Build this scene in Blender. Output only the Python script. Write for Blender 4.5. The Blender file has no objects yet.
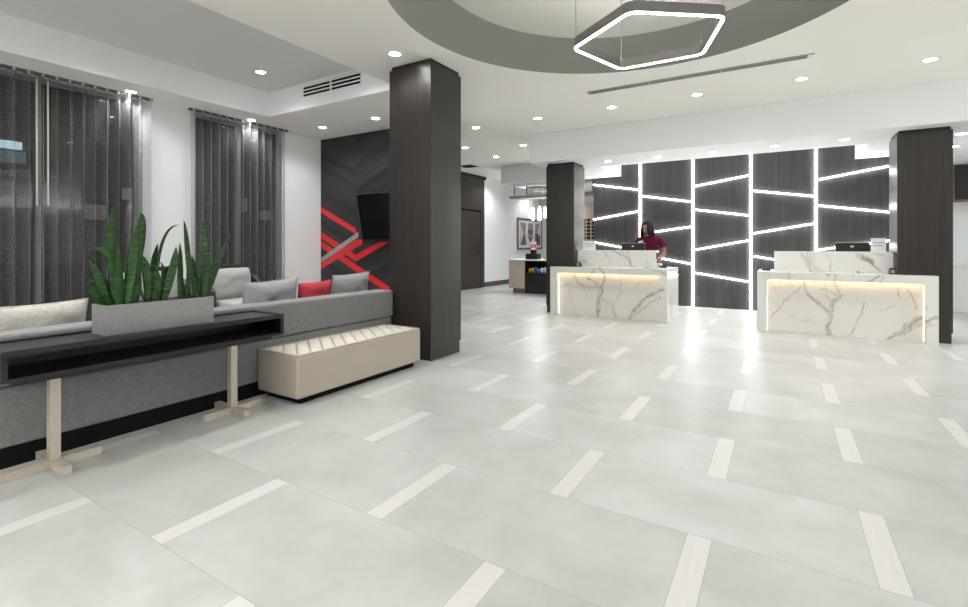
import bpy, bmesh, math, random
from mathutils import Vector, Matrix, noise

random.seed(7)
scene = bpy.context.scene
COL = scene.collection
PI = math.pi

# ------------------------------------------------------------------ camera, world, exposure
CAM_H, YAW = 1.245, 0.5492
cam_data = bpy.data.cameras.new('camera')
cam = bpy.data.objects.new('camera', cam_data)
COL.objects.link(cam)
cam.location = (0, 0, CAM_H)
cam.rotation_euler = (PI / 2, 0, YAW)
cam_data.sensor_width = 36
cam_data.lens = 485.0 / 968 * 36
cam_data.shift_y = (245.0 - 303.5) / 968
cam_data.clip_start, cam_data.clip_end = 0.02, 200
scene.camera = cam

world = bpy.data.worlds.new('night_sky')
scene.world = world
world.use_nodes = True
wbg = world.node_tree.nodes['Background']
wbg.inputs[0].default_value = (0.010, 0.014, 0.022, 1)
wbg.inputs[1].default_value = 0.6

vs = scene.view_settings
vs.view_transform = 'Standard'
vs.look = 'None'
vs.gamma = 1
vs.use_curve_mapping = False
vs.exposure = 1.09
scene.cycles.max_bounces = 12
scene.cycles.diffuse_bounces = 7
scene.cycles.glossy_bounces = 4
scene.cycles.transparent_max_bounces = 16
scene.cycles.sample_clamp_indirect = 6

SPOT_W = 12.0
WARM = (1.0, 0.993, 0.985)

# ------------------------------------------------------------------ helpers
def add_box(bm, x0, x1, y0, y1, z0, z1):
    v = [bm.verts.new(p) for p in ((x0, y0, z0), (x1, y0, z0), (x1, y1, z0), (x0, y1, z0),
                                   (x0, y0, z1), (x1, y0, z1), (x1, y1, z1), (x0, y1, z1))]
    for f in ((3, 2, 1, 0), (4, 5, 6, 7), (0, 1, 5, 4), (1, 2, 6, 5), (2, 3, 7, 6), (3, 0, 4, 7)):
        bm.faces.new([v[i] for i in f])

def box(*a):
    bm = bmesh.new()
    add_box(bm, *a)
    return bm

def add_prism(bm, pts, axis, a, b):
    """polygon pts in the plane across axis, extruded from a to b"""
    def P(p, t):
        return {'x': (t, p[0], p[1]), 'y': (p[0], t, p[1]), 'z': (p[0], p[1], t)}[axis]
    lo = [bm.verts.new(P(p, a)) for p in pts]
    hi = [bm.verts.new(P(p, b)) for p in pts]
    n = len(pts)
    bm.faces.new(lo)
    bm.faces.new(hi[::-1])
    for i in range(n):
        bm.faces.new([lo[i], hi[i], hi[(i + 1) % n], lo[(i + 1) % n]])
    bmesh.ops.recalc_face_normals(bm, faces=bm.faces)

def prism(pts, axis, a, b):
    bm = bmesh.new()
    add_prism(bm, pts, axis, a, b)
    return bm

def add_tube(bm, pts, radii, n=8, cap=True):
    pts = [Vector(p) for p in pts]
    if not isinstance(radii, (list, tuple)):
        radii = [radii] * len(pts)
    rings = []
    for i, p in enumerate(pts):
        d = (pts[min(i + 1, len(pts) - 1)] - pts[max(i - 1, 0)]).normalized()
        up = Vector((0, 0, 1)) if abs(d.z) < 0.95 else Vector((1, 0, 0))
        a = d.cross(up).normalized()
        b = d.cross(a).normalized()
        rings.append([bm.verts.new(p + (a * math.cos(2 * PI * k / n) + b * math.sin(2 * PI * k / n)) * radii[i]) for k in range(n)])
    for r0, r1 in zip(rings, rings[1:]):
        for k in range(n):
            bm.faces.new([r0[k], r0[(k + 1) % n], r1[(k + 1) % n], r1[k]])
    if cap:
        bm.faces.new(rings[0][::-1])
        bm.faces.new(rings[-1])
    bmesh.ops.recalc_face_normals(bm, faces=bm.faces)

def tube(*a, **k):
    bm = bmesh.new()
    add_tube(bm, *a, **k)
    return bm

def lathe(profile, n=24, cx=0.0, cy=0.0, bm=None):
    """profile: list of (radius, z)"""
    bm = bm or bmesh.new()
    rings = []
    for r, z in profile:
        if r < 1e-6:
            rings.append([bm.verts.new((cx, cy, z))])
        else:
            rings.append([bm.verts.new((cx + r * math.cos(2 * PI * k / n), cy + r * math.sin(2 * PI * k / n), z)) for k in range(n)])
    for r0, r1 in zip(rings, rings[1:]):
        for k in range(n):
            a = [r0[k % len(r0)], r0[(k + 1) % len(r0)], r1[(k + 1) % len(r1)], r1[k % len(r1)]]
            u = []
            for v in a:
                if v not in u:
                    u.append(v)
            if len(u) > 2:
                bm.faces.new(u)
    bmesh.ops.recalc_face_normals(bm, faces=bm.faces)
    return bm

def obj(name, bm, mat, parent=None, smooth=False, bevel=0.0, label=None, local=False, segs=2):
    """link a bmesh as ONE mesh object; its vertices are in world space unless local"""
    me = bpy.data.meshes.new(name)
    if parent is not None and not local:
        off = Vector()
        q = parent
        while q is not None:
            off += q.location
            q = q.parent
        bmesh.ops.translate(bm, verts=bm.verts, vec=-off)
    bm.to_mesh(me)
    bm.free()
    o = bpy.data.objects.new(name, me)
    COL.objects.link(o)
    if mat is not None:
        me.materials.append(mat)
    if parent is not None:
        o.parent = parent
    if smooth:
        me.shade_smooth()
    if bevel:
        m = o.modifiers.new('bevel', 'BEVEL')
        m.width, m.segments, m.limit_method, m.angle_limit = bevel, segs, 'ANGLE', math.radians(40)
    if label:
        o['label'] = label
    return o

def tag(o, label, cat, group=None, kind=None):
    o['label'] = label
    o['category'] = cat
    if group:
        o['group'] = group
    if kind:
        o['kind'] = kind
    return o

def thing(name, label, cat, loc=(0, 0, 0), rotz=0.0, group=None, kind=None):
    o = bpy.data.objects.new(name, None)
    o.empty_display_size = 0.1
    COL.objects.link(o)
    o.location = loc
    o.rotation_euler = (0, 0, rotz)
    return tag(o, label, cat, group, kind)

def struct(name, bm, mat, label=None, parent=None, cat=None, **k):
    o = obj(name, bm, mat, parent, **k)
    if parent is None:
        o['kind'] = 'structure'
        o['label'] = label or name.replace('_', ' ')
        o['category'] = cat or 'building'
    elif label:
        o['label'] = label
    return o

def dup(root, loc, rotz=None, label=None):
    r = root.copy()
    COL.objects.link(r)
    r.location = loc
    if rotz is not None:
        r.rotation_euler = (0, 0, rotz)
    if label:
        r['label'] = label
    for ch in list(root.children):
        c = ch.copy()
        COL.objects.link(c)
        c.parent = r
        for g in list(ch.children):
            d = g.copy()
            COL.objects.link(d)
            d.parent = c
    return r

# ------------------------------------------------------------------ materials
def new_mat(name):
    m = bpy.data.materials.new(name)
    m.use_nodes = True
    nt = m.node_tree
    return m, nt, nt.nodes['Principled BSDF']

def rgb(r, g, b):
    return (r, g, b, 1)

def plain(name, col, rough=0.6, metal=0.0, bump=0.0, bscale=200, spec=0.5, vary=0.0):
    m, nt, p = new_mat(name)
    p.inputs['Base Color'].default_value = rgb(*col)
    p.inputs['Roughness'].default_value = rough
    p.inputs['Metallic'].default_value = metal
    p.inputs['Specular IOR Level'].default_value = spec
    if bump or vary:
        tc = nt.nodes.new('ShaderNodeTexCoord')
        nz = nt.nodes.new('ShaderNodeTexNoise')
        nz.inputs['Scale'].default_value = bscale
        nz.inputs['Detail'].default_value = 4
        nt.links.new(tc.outputs['Object'], nz.inputs['Vector'])
        if bump:
            b = nt.nodes.new('ShaderNodeBump')
            b.inputs['Strength'].default_value = bump
            b.inputs['Distance'].default_value = 0.002
            nt.links.new(nz.outputs['Fac'], b.inputs['Height'])
            nt.links.new(b.outputs['Normal'], p.inputs['Normal'])
        if vary:
            r = nt.nodes.new('ShaderNodeValToRGB')
            r.color_ramp.elements[0].position, r.color_ramp.elements[1].position = 0.3, 0.7
            r.color_ramp.elements[0].color = rgb(*[c * (1 - vary) for c in col])
            r.color_ramp.elements[1].color = rgb(*[min(1, c * (1 + vary)) for c in col])
            nt.links.new(nz.outputs['Fac'], r.inputs['Fac'])
            nt.links.new(r.outputs['Color'], p.inputs['Base Color'])
    return m

def emit(name, col, strength):
    m = bpy.data.materials.new(name)
    m.use_nodes = True
    nt = m.node_tree
    nt.nodes.remove(nt.nodes['Principled BSDF'])
    e = nt.nodes.new('ShaderNodeEmission')
    e.inputs['Color'].default_value = rgb(*col)
    e.inputs['Strength'].default_value = strength
    nt.links.new(e.outputs[0], nt.nodes['Material Output'].inputs['Surface'])
    return m

def M(nt, op, a, b=None, clamp=False):
    n = nt.nodes.new('ShaderNodeMath')
    n.operation = op
    n.use_clamp = clamp
    for i, v in enumerate((a, b)):
        if v is None:
            continue
        if isinstance(v, (int, float)):
            n.inputs[i].default_value = v
        else:
            nt.links.new(v, n.inputs[i])
    return n.outputs[0]

def mixc(nt, fac, a, b, mode='MIX'):
    n = nt.nodes.new('ShaderNodeMix')
    n.data_type = 'RGBA'
    n.blend_type = mode
    for idx, v in ((0, fac), (6, a), (7, b)):
        if isinstance(v, (int, float)):
            n.inputs[idx].default_value = v
        elif isinstance(v, tuple):
            n.inputs[idx].default_value = rgb(*v) if len(v) == 3 else v
        else:
            nt.links.new(v, n.inputs[idx])
    return n.outputs[2]

def texnoise(nt, vec, scale, detail=4, rough=0.5, dist=0.0):
    n = nt.nodes.new('ShaderNodeTexNoise')
    n.inputs['Scale'].default_value = scale
    n.inputs['Detail'].default_value = detail
    n.inputs['Roughness'].default_value = rough
    n.inputs['Distortion'].default_value = dist
    if vec is not None:
        nt.links.new(vec, n.inputs['Vector'])
    return n.outputs['Fac']

def mapping(nt, vec, scale):
    n = nt.nodes.new('ShaderNodeMapping')
    n.inputs['Scale'].default_value = scale
    nt.links.new(vec, n.inputs['Vector'])
    return n.outputs[0]

def geo_pos(nt):
    return nt.nodes.new('ShaderNodeNewGeometry').outputs['Position']

def wood(name, dark, light, rough=0.38, grain=(60, 60, 1.2), spec=0.5):
    m, nt, p = new_mat(name)
    tc = nt.nodes.new('ShaderNodeTexCoord').outputs['Object']
    a = texnoise(nt, mapping(nt, tc, grain), 1.0, 6, 0.65)
    b = texnoise(nt, mapping(nt, tc, tuple(g * 5 for g in grain)), 1.0, 3, 0.6)
    f = M(nt, 'ADD', M(nt, 'MULTIPLY', a, 0.7), M(nt, 'MULTIPLY', b, 0.3))
    f = M(nt, 'MULTIPLY', M(nt, 'SUBTRACT', f, 0.33), 3.0, True)
    nt.links.new(mixc(nt, f, dark, light), p.inputs['Base Color'])
    p.inputs['Roughness'].default_value = rough
    p.inputs['Specular IOR Level'].default_value = spec
    bn = nt.nodes.new('ShaderNodeBump')
    bn.inputs['Strength'].default_value = 0.015
    bn.inputs['Distance'].default_value = 0.003
    nt.links.new(a, bn.inputs['Height'])
    nt.links.new(bn.outputs[0], p.inputs['Normal'])
    return m

def fabric(name, a, b, scale=350, rough=0.95):
    m, nt, p = new_mat(name)
    tc = nt.nodes.new('ShaderNodeTexCoord').outputs['Object']
    n1 = texnoise(nt, mapping(nt, tc, (1, 1, 2.2)), scale, 3, 0.7)
    n2 = texnoise(nt, tc, scale * 0.12, 3, 0.6)
    f = M(nt, 'ADD', M(nt, 'MULTIPLY', n1, 0.9), M(nt, 'MULTIPLY', n2, 0.1))
    f = M(nt, 'MULTIPLY', M(nt, 'SUBTRACT', f, 0.36), 3.4, True)
    nt.links.new(mixc(nt, f, a, b), p.inputs['Base Color'])
    p.inputs['Roughness'].default_value = rough
    p.inputs['Sheen Weight'].default_value = 0.15
    bn = nt.nodes.new('ShaderNodeBump')
    bn.inputs['Strength'].default_value = 0.35
    bn.inputs['Distance'].default_value = 0.0015
    nt.links.new(n1, bn.inputs['Height'])
    nt.links.new(bn.outputs[0], p.inputs['Normal'])
    return m

def marble(name, seed=0.0, veins=()):
    m, nt, p = new_mat(name)
    pos = geo_pos(nt)
    mp = nt.nodes.new('ShaderNodeMapping')
    mp.inputs['Location'].default_value = (seed, seed * 0.7, seed * 0.4)
    mp.inputs['Rotation'].default_value = (0.3, 0.5, 0.35)
    nt.links.new(pos, mp.inputs['Vector'])
    v = mp.outputs[0]
    warp = nt.nodes.new('ShaderNodeTexNoise')
    warp.inputs['Scale'].default_value = 1.7
    warp.inputs['Detail'].default_value = 5
    nt.links.new(v, warp.inputs['Vector'])
    vm = nt.nodes.new('ShaderNodeVectorMath')
    vm.operation = 'MULTIPLY_ADD'
    vm.inputs[1].default_value = (0.55, 0.55, 0.55)
    nt.links.new(warp.outputs['Color'], vm.inputs[0])
    nt.links.new(v, vm.inputs[2])
    w = mapping(nt, vm.outputs[0], (1.5, 1.0, 0.5))
    n = texnoise(nt, w, 0.85, 3, 0.45)
    ridge = M(nt, 'ABSOLUTE', M(nt, 'SUBTRACT', n, 0.5))
    core = M(nt, 'SUBTRACT', 1.0, M(nt, 'MULTIPLY', ridge, 60.0), True)
    halo = M(nt, 'SUBTRACT', 1.0, M(nt, 'MULTIPLY', ridge, 17.0), True)
    streak = texnoise(nt, mapping(nt, vm.outputs[0], (9.0, 6.0, 2.5)), 1.0, 4, 0.6)
    halo = M(nt, 'MULTIPLY', halo, M(nt, 'MULTIPLY', M(nt, 'SUBTRACT', streak, 0.42), 2.6, True))
    mask = M(nt, 'MULTIPLY', M(nt, 'SUBTRACT', texnoise(nt, v, 0.9, 1), 0.50), 9.0, True)
    thick = M(nt, 'MULTIPLY', M(nt, 'MAXIMUM', M(nt, 'MULTIPLY', core, 0.75), M(nt, 'MULTIPLY', halo, 0.6)), mask)
    n2 = texnoise(nt, mapping(nt, vm.outputs[0], (2.2, 1.4, 1.0)), 1.5, 2, 0.4)
    r2 = M(nt, 'ABSOLUTE', M(nt, 'SUBTRACT', n2, 0.5))
    thin = M(nt, 'SUBTRACT', 1.0, M(nt, 'MULTIPLY', r2, 70.0), True)
    mask2 = M(nt, 'MULTIPLY', M(nt, 'SUBTRACT', texnoise(nt, v, 1.4, 2), 0.56), 7.0, True)
    thin = M(nt, 'MULTIPLY', M(nt, 'MULTIPLY', thin, mask2), 0.45)
    fac = M(nt, 'MULTIPLY', M(nt, 'MAXIMUM', thick, thin), 0.55)
    # the slab's own large veins, as bent lines across its face (x, z), carried back along y
    if veins:
        wp = nt.nodes.new('ShaderNodeTexNoise')
        wp.inputs['Scale'].default_value = 5.0
        wp.inputs['Detail'].default_value = 4
        nt.links.new(pos, wp.inputs['Vector'])
        sub = nt.nodes.new('ShaderNodeVectorMath')
        sub.operation = 'SUBTRACT'
        sub.inputs[1].default_value = (0.5, 0.5, 0.5)
        nt.links.new(wp.outputs['Color'], sub.inputs[0])
        wa = nt.nodes.new('ShaderNodeVectorMath')
        wa.operation = 'MULTIPLY_ADD'
        wa.inputs[1].default_value = (0.17, 0.17, 0.17)
        nt.links.new(sub.outputs[0], wa.inputs[0])
        nt.links.new(pos, wa.inputs[2])
        sp = nt.nodes.new('ShaderNodeSeparateXYZ')
        nt.links.new(wa.outputs[0], sp.inputs[0])
        cb = nt.nodes.new('ShaderNodeCombineXYZ')
        nt.links.new(M(nt, 'ADD', sp.outputs[0], M(nt, 'MULTIPLY', M(nt, 'SUBTRACT', sp.outputs[1], 8.22), 0.5)), cb.inputs[0])
        nt.links.new(sp.outputs[2], cb.inputs[2])
        st = texnoise(nt, mapping(nt, wa.outputs[0], (26.0, 10.0, 9.0)), 1.0, 4, 0.65)
        st = M(nt, 'ADD', 0.30, M(nt, 'MULTIPLY', M(nt, 'SUBTRACT', st, 0.38), 3.2, True))
        for (ax, az, bx, bz, wd, sg) in veins:
            A, B = Vector((ax, 0, az)), Vector((bx, 0, bz))
            ba = B - A
            pa = nt.nodes.new('ShaderNodeVectorMath')
            pa.operation = 'SUBTRACT'
            nt.links.new(cb.outputs[0], pa.inputs[0])
            pa.inputs[1].default_value = A
            dt = nt.nodes.new('ShaderNodeVectorMath')
            dt.operation = 'DOT_PRODUCT'
            nt.links.new(pa.outputs[0], dt.inputs[0])
            dt.inputs[1].default_value = ba / ba.length_squared
            hh = M(nt, 'ADD', dt.outputs['Value'], 0.0, True)
            sc = nt.nodes.new('ShaderNodeVectorMath')
            sc.operation = 'SCALE'
            sc.inputs[0].default_value = ba
            nt.links.new(hh, sc.inputs['Scale'])
            df = nt.nodes.new('ShaderNodeVectorMath')
            df.operation = 'DISTANCE'
            nt.links.new(pa.outputs[0], df.inputs[0])
            nt.links.new(sc.outputs[0], df.inputs[1])
            k = M(nt, 'SUBTRACT', 1.0, M(nt, 'DIVIDE', df.outputs['Value'], wd * 0.8 + 0.004), True)
            k = M(nt, 'MULTIPLY', M(nt, 'POWER', k, 0.7), sg)
            fac = M(nt, 'MAXIMUM', fac, M(nt, 'MULTIPLY', k, st, True))
    cloud = texnoise(nt, v, 2.2, 4)
    base = mixc(nt, cloud, (0.70, 0.692, 0.665), (0.76, 0.753, 0.73))
    nt.links.new(mixc(nt, fac, base, (0.27, 0.245, 0.22)), p.inputs['Base Color'])
    p.inputs['Roughness'].default_value = 0.22
    return m

def floor_material():
    m, nt, p = new_mat('floor_tiles')
    pos = geo_pos(nt)
    sep = nt.nodes.new('ShaderNodeSeparateXYZ')
    nt.links.new(pos, sep.inputs[0])
    X, Y = sep.outputs[0], sep.outputs[1]
    DX, DY, W, OX, OY = 0.6499, 0.6135, 0.0951, -0.2956, 1.9389
    v = M(nt, 'DIVIDE', M(nt, 'SUBTRACT', Y, OY), DY)
    row = M(nt, 'ROUND', v)
    fy = M(nt, 'MULTIPLY', M(nt, 'ABSOLUTE', M(nt, 'SUBTRACT', v, row)), DY)   # distance from the row's middle
    par = M(nt, 'ABSOLUTE', M(nt, 'MODULO', row, 2.0))
    u = M(nt, 'DIVIDE', M(nt, 'SUBTRACT', X, OX), DX)
    us = M(nt, 'DIVIDE', M(nt, 'SUBTRACT', u, par), 2.0)
    colm = M(nt, 'ROUND', us)
    fx = M(nt, 'MULTIPLY', M(nt, 'ABSOLUTE', M(nt, 'SUBTRACT', us, colm)), 2 * DX)   # distance from the strip's middle
    strip = M(nt, 'LESS_THAN', fx, W / 2)
    gy = M(nt, 'GREATER_THAN', fy, DY / 2 - 0.0022)
    gx = M(nt, 'LESS_THAN', M(nt, 'ABSOLUTE', M(nt, 'SUBTRACT', fx, W / 2 + 0.001)), 0.0018)
    grout = M(nt, 'MAXIMUM', gy, gx)
    tile = M(nt, 'FLOOR', us)
    cmb = nt.nodes.new('ShaderNodeCombineXYZ')
    nt.links.new(tile, cmb.inputs[0])
    nt.links.new(row, cmb.inputs[1])
    wn = nt.nodes.new('ShaderNodeTexWhiteNoise')
    wn.noise_dimensions = '3D'
    nt.links.new(cmb.outputs[0], wn.inputs['Vector'])
    rnd = wn.outputs['Value']
    sh = nt.nodes.new('ShaderNodeVectorMath')
    sh.operation = 'MULTIPLY_ADD'
    sh.inputs[1].default_value = (9, 9, 9)
    nt.links.new(wn.outputs['Color'], sh.inputs[0])
    nt.links.new(pos, sh.inputs[2])
    cl = texnoise(nt, sh.outputs[0], 1.9, 6, 0.6, 0.4)
    cl2 = texnoise(nt, sh.outputs[0], 7.0, 5, 0.65)
    f = M(nt, 'ADD', M(nt, 'MULTIPLY', cl, 0.75), M(nt, 'MULTIPLY', cl2, 0.25))
    f = M(nt, 'ADD', M(nt, 'MULTIPLY', M(nt, 'SUBTRACT', f, 0.5), 2.1), M(nt, 'ADD', 0.34, M(nt, 'MULTIPLY', rnd, 0.32)), True)
    c = mixc(nt, f, (0.385, 0.39, 0.37), (0.575, 0.584, 0.58))
    st = mixc(nt, texnoise(nt, mapping(nt, pos, (60, 4, 1)), 1.0, 3), (0.585, 0.578, 0.568), (0.655, 0.648, 0.638))
    c = mixc(nt, strip, c, st)
    c = mixc(nt, M(nt, 'MULTIPLY', grout, 0.7), c, (0.34, 0.335, 0.32))
    nt.links.new(c, p.inputs['Base Color'])
    rg = M(nt, 'ADD', 0.33, M(nt, 'MULTIPLY', cl2, 0.05))
    nt.links.new(rg, p.inputs['Roughness'])
    p.inputs['Specular IOR Level'].default_value = 0.5
    return m

def chevron_material(xc):
    """slanted dark boards that meet in a V at x = xc"""
    m, nt, p = new_mat('chevron_boards')
    pos = geo_pos(nt)
    sep = nt.nodes.new('ShaderNodeSeparateXYZ')
    nt.links.new(pos, sep.inputs[0])
    X, Z = sep.outputs[0], sep.outputs[2]
    dx = M(nt, 'SUBTRACT', X, xc)
    ax = M(nt, 'ABSOLUTE', dx)
    v = M(nt, 'DIVIDE', M(nt, 'SUBTRACT', Z, M(nt, 'MULTIPLY', ax, 0.46)), 0.118)
    idx = M(nt, 'FLOOR', v)
    fr = M(nt, 'SUBTRACT', v, idx)
    side = M(nt, 'GREATER_THAN', dx, 0.0)
    cmb = nt.nodes.new('ShaderNodeCombineXYZ')
    nt.links.new(idx, cmb.inputs[0])
    nt.links.new(side, cmb.inputs[1])
    wn = nt.nodes.new('ShaderNodeTexWhiteNoise')
    nt.links.new(cmb.outputs[0], wn.inputs['Vector'])
    gv = nt.nodes.new('ShaderNodeCombineXYZ')
    nt.links.new(M(nt, 'MULTIPLY', ax, 2.0), gv.inputs[0])
    nt.links.new(M(nt, 'MULTIPLY', v, 7.0), gv.inputs[1])
    nt.links.new(side, gv.inputs[2])
    g = texnoise(nt, gv.outputs[0], 1.0, 5, 0.6)
    f = M(nt, 'ADD', M(nt, 'MULTIPLY', wn.outputs['Value'], 0.75), M(nt, 'MULTIPLY', g, 0.25))
    c = mixc(nt, f, (0.010, 0.010, 0.011), (0.046, 0.0455, 0.048))
    gap = M(nt, 'MAXIMUM', M(nt, 'LESS_THAN', fr, 0.07), M(nt, 'LESS_THAN', ax, 0.004))
    c = mixc(nt, M(nt, 'MULTIPLY', gap, 0.8), c, (0.008, 0.008, 0.009))
    nt.links.new(c, p.inputs['Base Color'])
    nt.links.new(M(nt, 'ADD', 0.33, M(nt, 'MULTIPLY', g, 0.2)), p.inputs['Roughness'])
    p.inputs['Specular IOR Level'].default_value = 0.35
    bn = nt.nodes.new('ShaderNodeBump')
    bn.inputs['Strength'].default_value = 0.5
    bn.inputs['Distance'].default_value = 0.004
    nt.links.new(M(nt, 'SUBTRACT', M(nt, 'MULTIPLY', g, 0.2), gap), bn.inputs['Height'])
    nt.links.new(bn.outputs[0], p.inputs['Normal'])
    return m

def sheer_material(nm='sheer_charcoal_cloth', alpha=0.40, lo=0.18, hi=0.36):
    m = bpy.data.materials.new(nm)
    m.use_nodes = True
    nt = m.node_tree
    nt.nodes.remove(nt.nodes['Principled BSDF'])
    pos = geo_pos(nt)
    sep = nt.nodes.new('ShaderNodeSeparateXYZ')
    nt.links.new(pos, sep.inputs[0])
    th = M(nt, 'SINE', M(nt, 'MULTIPLY', sep.outputs[2], 2 * PI / 0.021))
    nz = texnoise(nt, mapping(nt, pos, (30, 30, 3)), 1.0, 3)
    d = nt.nodes.new('ShaderNodeBsdfDiffuse')
    t = nt.nodes.new('ShaderNodeBsdfTranslucent')
    nt.links.new(mixc(nt, M(nt, 'ADD', M(nt, 'MULTIPLY', th, 0.35), nz, True), (lo, lo, lo * 1.02), (hi, hi, hi * 1.02)), d.inputs['Color'])
    t.inputs['Color'].default_value = (0.25, 0.25, 0.255, 1)
    ms = nt.nodes.new('ShaderNodeMixShader')
    ms.inputs[0].default_value = 0.35
    nt.links.new(d.outputs[0], ms.inputs[1])
    nt.links.new(t.outputs[0], ms.inputs[2])
    tr = nt.nodes.new('ShaderNodeBsdfTransparent')
    ms2 = nt.nodes.new('ShaderNodeMixShader')
    nt.links.new(M(nt, 'ADD', alpha, M(nt, 'MULTIPLY', th, 0.09)), ms2.inputs[0])
    nt.links.new(tr.outputs[0], ms2.inputs[1])
    nt.links.new(ms.outputs[0], ms2.inputs[2])
    nt.links.new(ms2.outputs[0], nt.nodes['Material Output'].inputs['Surface'])
    return m

def glass_material():
    m = bpy.data.materials.new('window_glass')
    m.use_nodes = True
    nt = m.node_tree
    nt.nodes.remove(nt.nodes['Principled BSDF'])
    tr = nt.nodes.new('ShaderNodeBsdfTransparent')
    tr.inputs['Color'].default_value = (0.8, 0.84, 0.84, 1)
    gl = nt.nodes.new('ShaderNodeBsdfGlossy')
    gl.inputs['Roughness'].default_value = 0.02
    ms = nt.nodes.new('ShaderNodeMixShader')
    ms.inputs[0].default_value = 0.05
    nt.links.new(tr.outputs[0], ms.inputs[1])
    nt.links.new(gl.outputs[0], ms.inputs[2])
    nt.links.new(ms.outputs[0], nt.nodes['Material Output'].inputs['Surface'])
    return m

def leaf_material(name, a, b, edge):
    m, nt, p = new_mat(name)
    pos = geo_pos(nt)
    w = texnoise(nt, mapping(nt, pos, (14, 14, 60)), 1.0, 4, 0.6, 0.6)
    f = M(nt, 'MULTIPLY', M(nt, 'SUBTRACT', w, 0.38), 4.0, True)
    c = mixc(nt, f, a, b)
    nt.links.new(mixc(nt, M(nt, 'MULTIPLY', M(nt, 'SUBTRACT', w, 0.62), 5.0, True), c, edge), p.inputs['Base Color'])
    p.inputs['Roughness'].default_value = 0.45
    p.inputs['Specular IOR Level'].default_value = 0.35
    return m

def red_net_material():
    m, nt, p = new_mat('red_patterned_fabric')
    tc = nt.nodes.new('ShaderNodeTexCoord').outputs['Object']
    sep = nt.nodes.new('ShaderNodeSeparateXYZ')
    nt.links.new(tc, sep.inputs[0])
    a = M(nt, 'SINE', M(nt, 'MULTIPLY', M(nt, 'ADD', sep.outputs[0], sep.outputs[2]), 2 * PI / 0.055))
    b = M(nt, 'SINE', M(nt, 'MULTIPLY', M(nt, 'SUBTRACT', sep.outputs[0], sep.outputs[2]), 2 * PI / 0.055))
    k = M(nt, 'LESS_THAN', M(nt, 'MINIMUM', M(nt, 'ABSOLUTE', a), M(nt, 'ABSOLUTE', b)), 0.20)
    nt.links.new(mixc(nt, k, (0.42, 0.006, 0.020), (0.62, 0.16, 0.18)), p.inputs['Base Color'])
    p.inputs['Roughness'].default_value = 0.85
    return m

VA = [(-2.725, 0.003, -2.67, 0.516, 0.055, 0.9), (-2.683, 0.515, -2.878, 0.669, 0.03, 0.8), (-2.878, 0.669, -2.822, 0.874, 0.03, 0.7), (-2.642, 0.517, -2.574, 0.707, 0.04, 0.8), (-2.574, 0.707, -2.752, 0.876, 0.03, 0.7), (-2.308, 0.676, -2.334, 0.4, 0.012, 0.6), (-2.334, 0.4, -2.44, 0.236, 0.012, 0.5), (-2.44, 0.236, -2.615, 0.172, 0.012, 0.4), (-2.178, 0.019, -2.0, 0.303, 0.05, 0.8), (-2.0, 0.303, -1.692, 0.535, 0.035, 0.9), (-2.101, 0.051, -1.875, 0.272, 0.03, 0.6), (-1.875, 0.272, -1.716, 0.408, 0.03, 0.5), (-3.34, 0.5, -3.135, 0.66, 0.012, 0.4), (-2.101, 0.542, -1.975, 0.65, 0.012, 0.4), (-1.9, 0.857, -1.632, 0.764, 0.025, 0.8), (-3.551, 0.674, -3.49, 0.76, 0.015, 0.5), (-2.659, 1.211, -2.466, 0.981, 0.012, 0.7), (-2.438, 1.157, -2.171, 1.052, 0.02, 0.7), (-2.171, 1.052, -2.066, 0.868, 0.025, 0.8), (-2.144, 1.186, -2.105, 0.947, 0.03, 0.6)]
VB = [(0.546, 0.012, 0.54, 0.305, 0.05, 0.9), (0.532, 0.304, 0.329, 0.521, 0.04, 0.85), (0.329, 0.521, 0.26, 0.717, 0.03, 0.8), (0.551, 0.289, 0.657, 0.555, 0.04, 0.8), (0.657, 0.555, 0.599, 0.73, 0.03, 0.7), (0.452, 0.626, 0.638, 0.57, 0.015, 0.5), (0.781, 0.019, 0.883, 0.235, 0.012, 0.7), (0.883, 0.235, 0.926, 0.459, 0.016, 0.8), (1.179, 0.002, 1.368, 0.183, 0.03, 0.8), (1.368, 0.183, 1.563, 0.329, 0.04, 0.9), (1.25, 0.065, 1.54, 0.243, 0.03, 0.6), (-0.156, 0.195, 0.077, 0.49, 0.012, 0.6), (0.077, 0.49, 0.252, 0.706, 0.02, 0.6), (1.106, 0.393, 1.25, 0.427, 0.012, 0.5), (0.883, 0.751, 1.003, 0.85, 0.018, 0.8), (1.008, 0.737, 1.052, 0.858, 0.014, 0.7), (1.403, 0.656, 1.456, 0.432, 0.016, 0.6), (1.597, 0.024, 1.704, 0.138, 0.016, 0.8), (1.608, 0.159, 1.704, 0.197, 0.012, 0.7), (1.298, 0.682, 1.309, 0.56, 0.012, 0.5), (0.34, 1.129, 0.467, 0.843, 0.03, 0.7), (0.402, 1.13, 0.467, 0.86, 0.02, 0.7), (0.646, 1.115, 0.743, 0.851, 0.012, 0.6), (1.028, 1.135, 1.142, 0.992, 0.03, 0.9), (1.142, 0.992, 1.267, 0.899, 0.025, 0.9), (1.117, 1.136, 1.292, 1.058, 0.012, 0.5)]
WHITE = plain('white_wall_paint', (0.845, 0.862, 0.873), 0.75, bump=0.05, bscale=300)
CEIL = plain('ceiling_paint', (0.93, 0.915, 0.865), 0.85, bump=0.03, bscale=300)
TRAY = plain('tray_ceiling_grey', (0.74, 0.735, 0.72), 0.85)  # greyer than the main ceiling
RECESS = plain('taupe_grey_paint', (0.235, 0.23, 0.21), 0.85)
RECESS_TOP = plain('warm_grey_paint', (0.60, 0.60, 0.555), 0.85)
FLOOR = floor_material()
COLWOOD = wood('espresso_column_veneer', (0.007, 0.006, 0.0053), (0.038, 0.031, 0.0265), 0.30, (42, 42, 0.9), 0.55)
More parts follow.
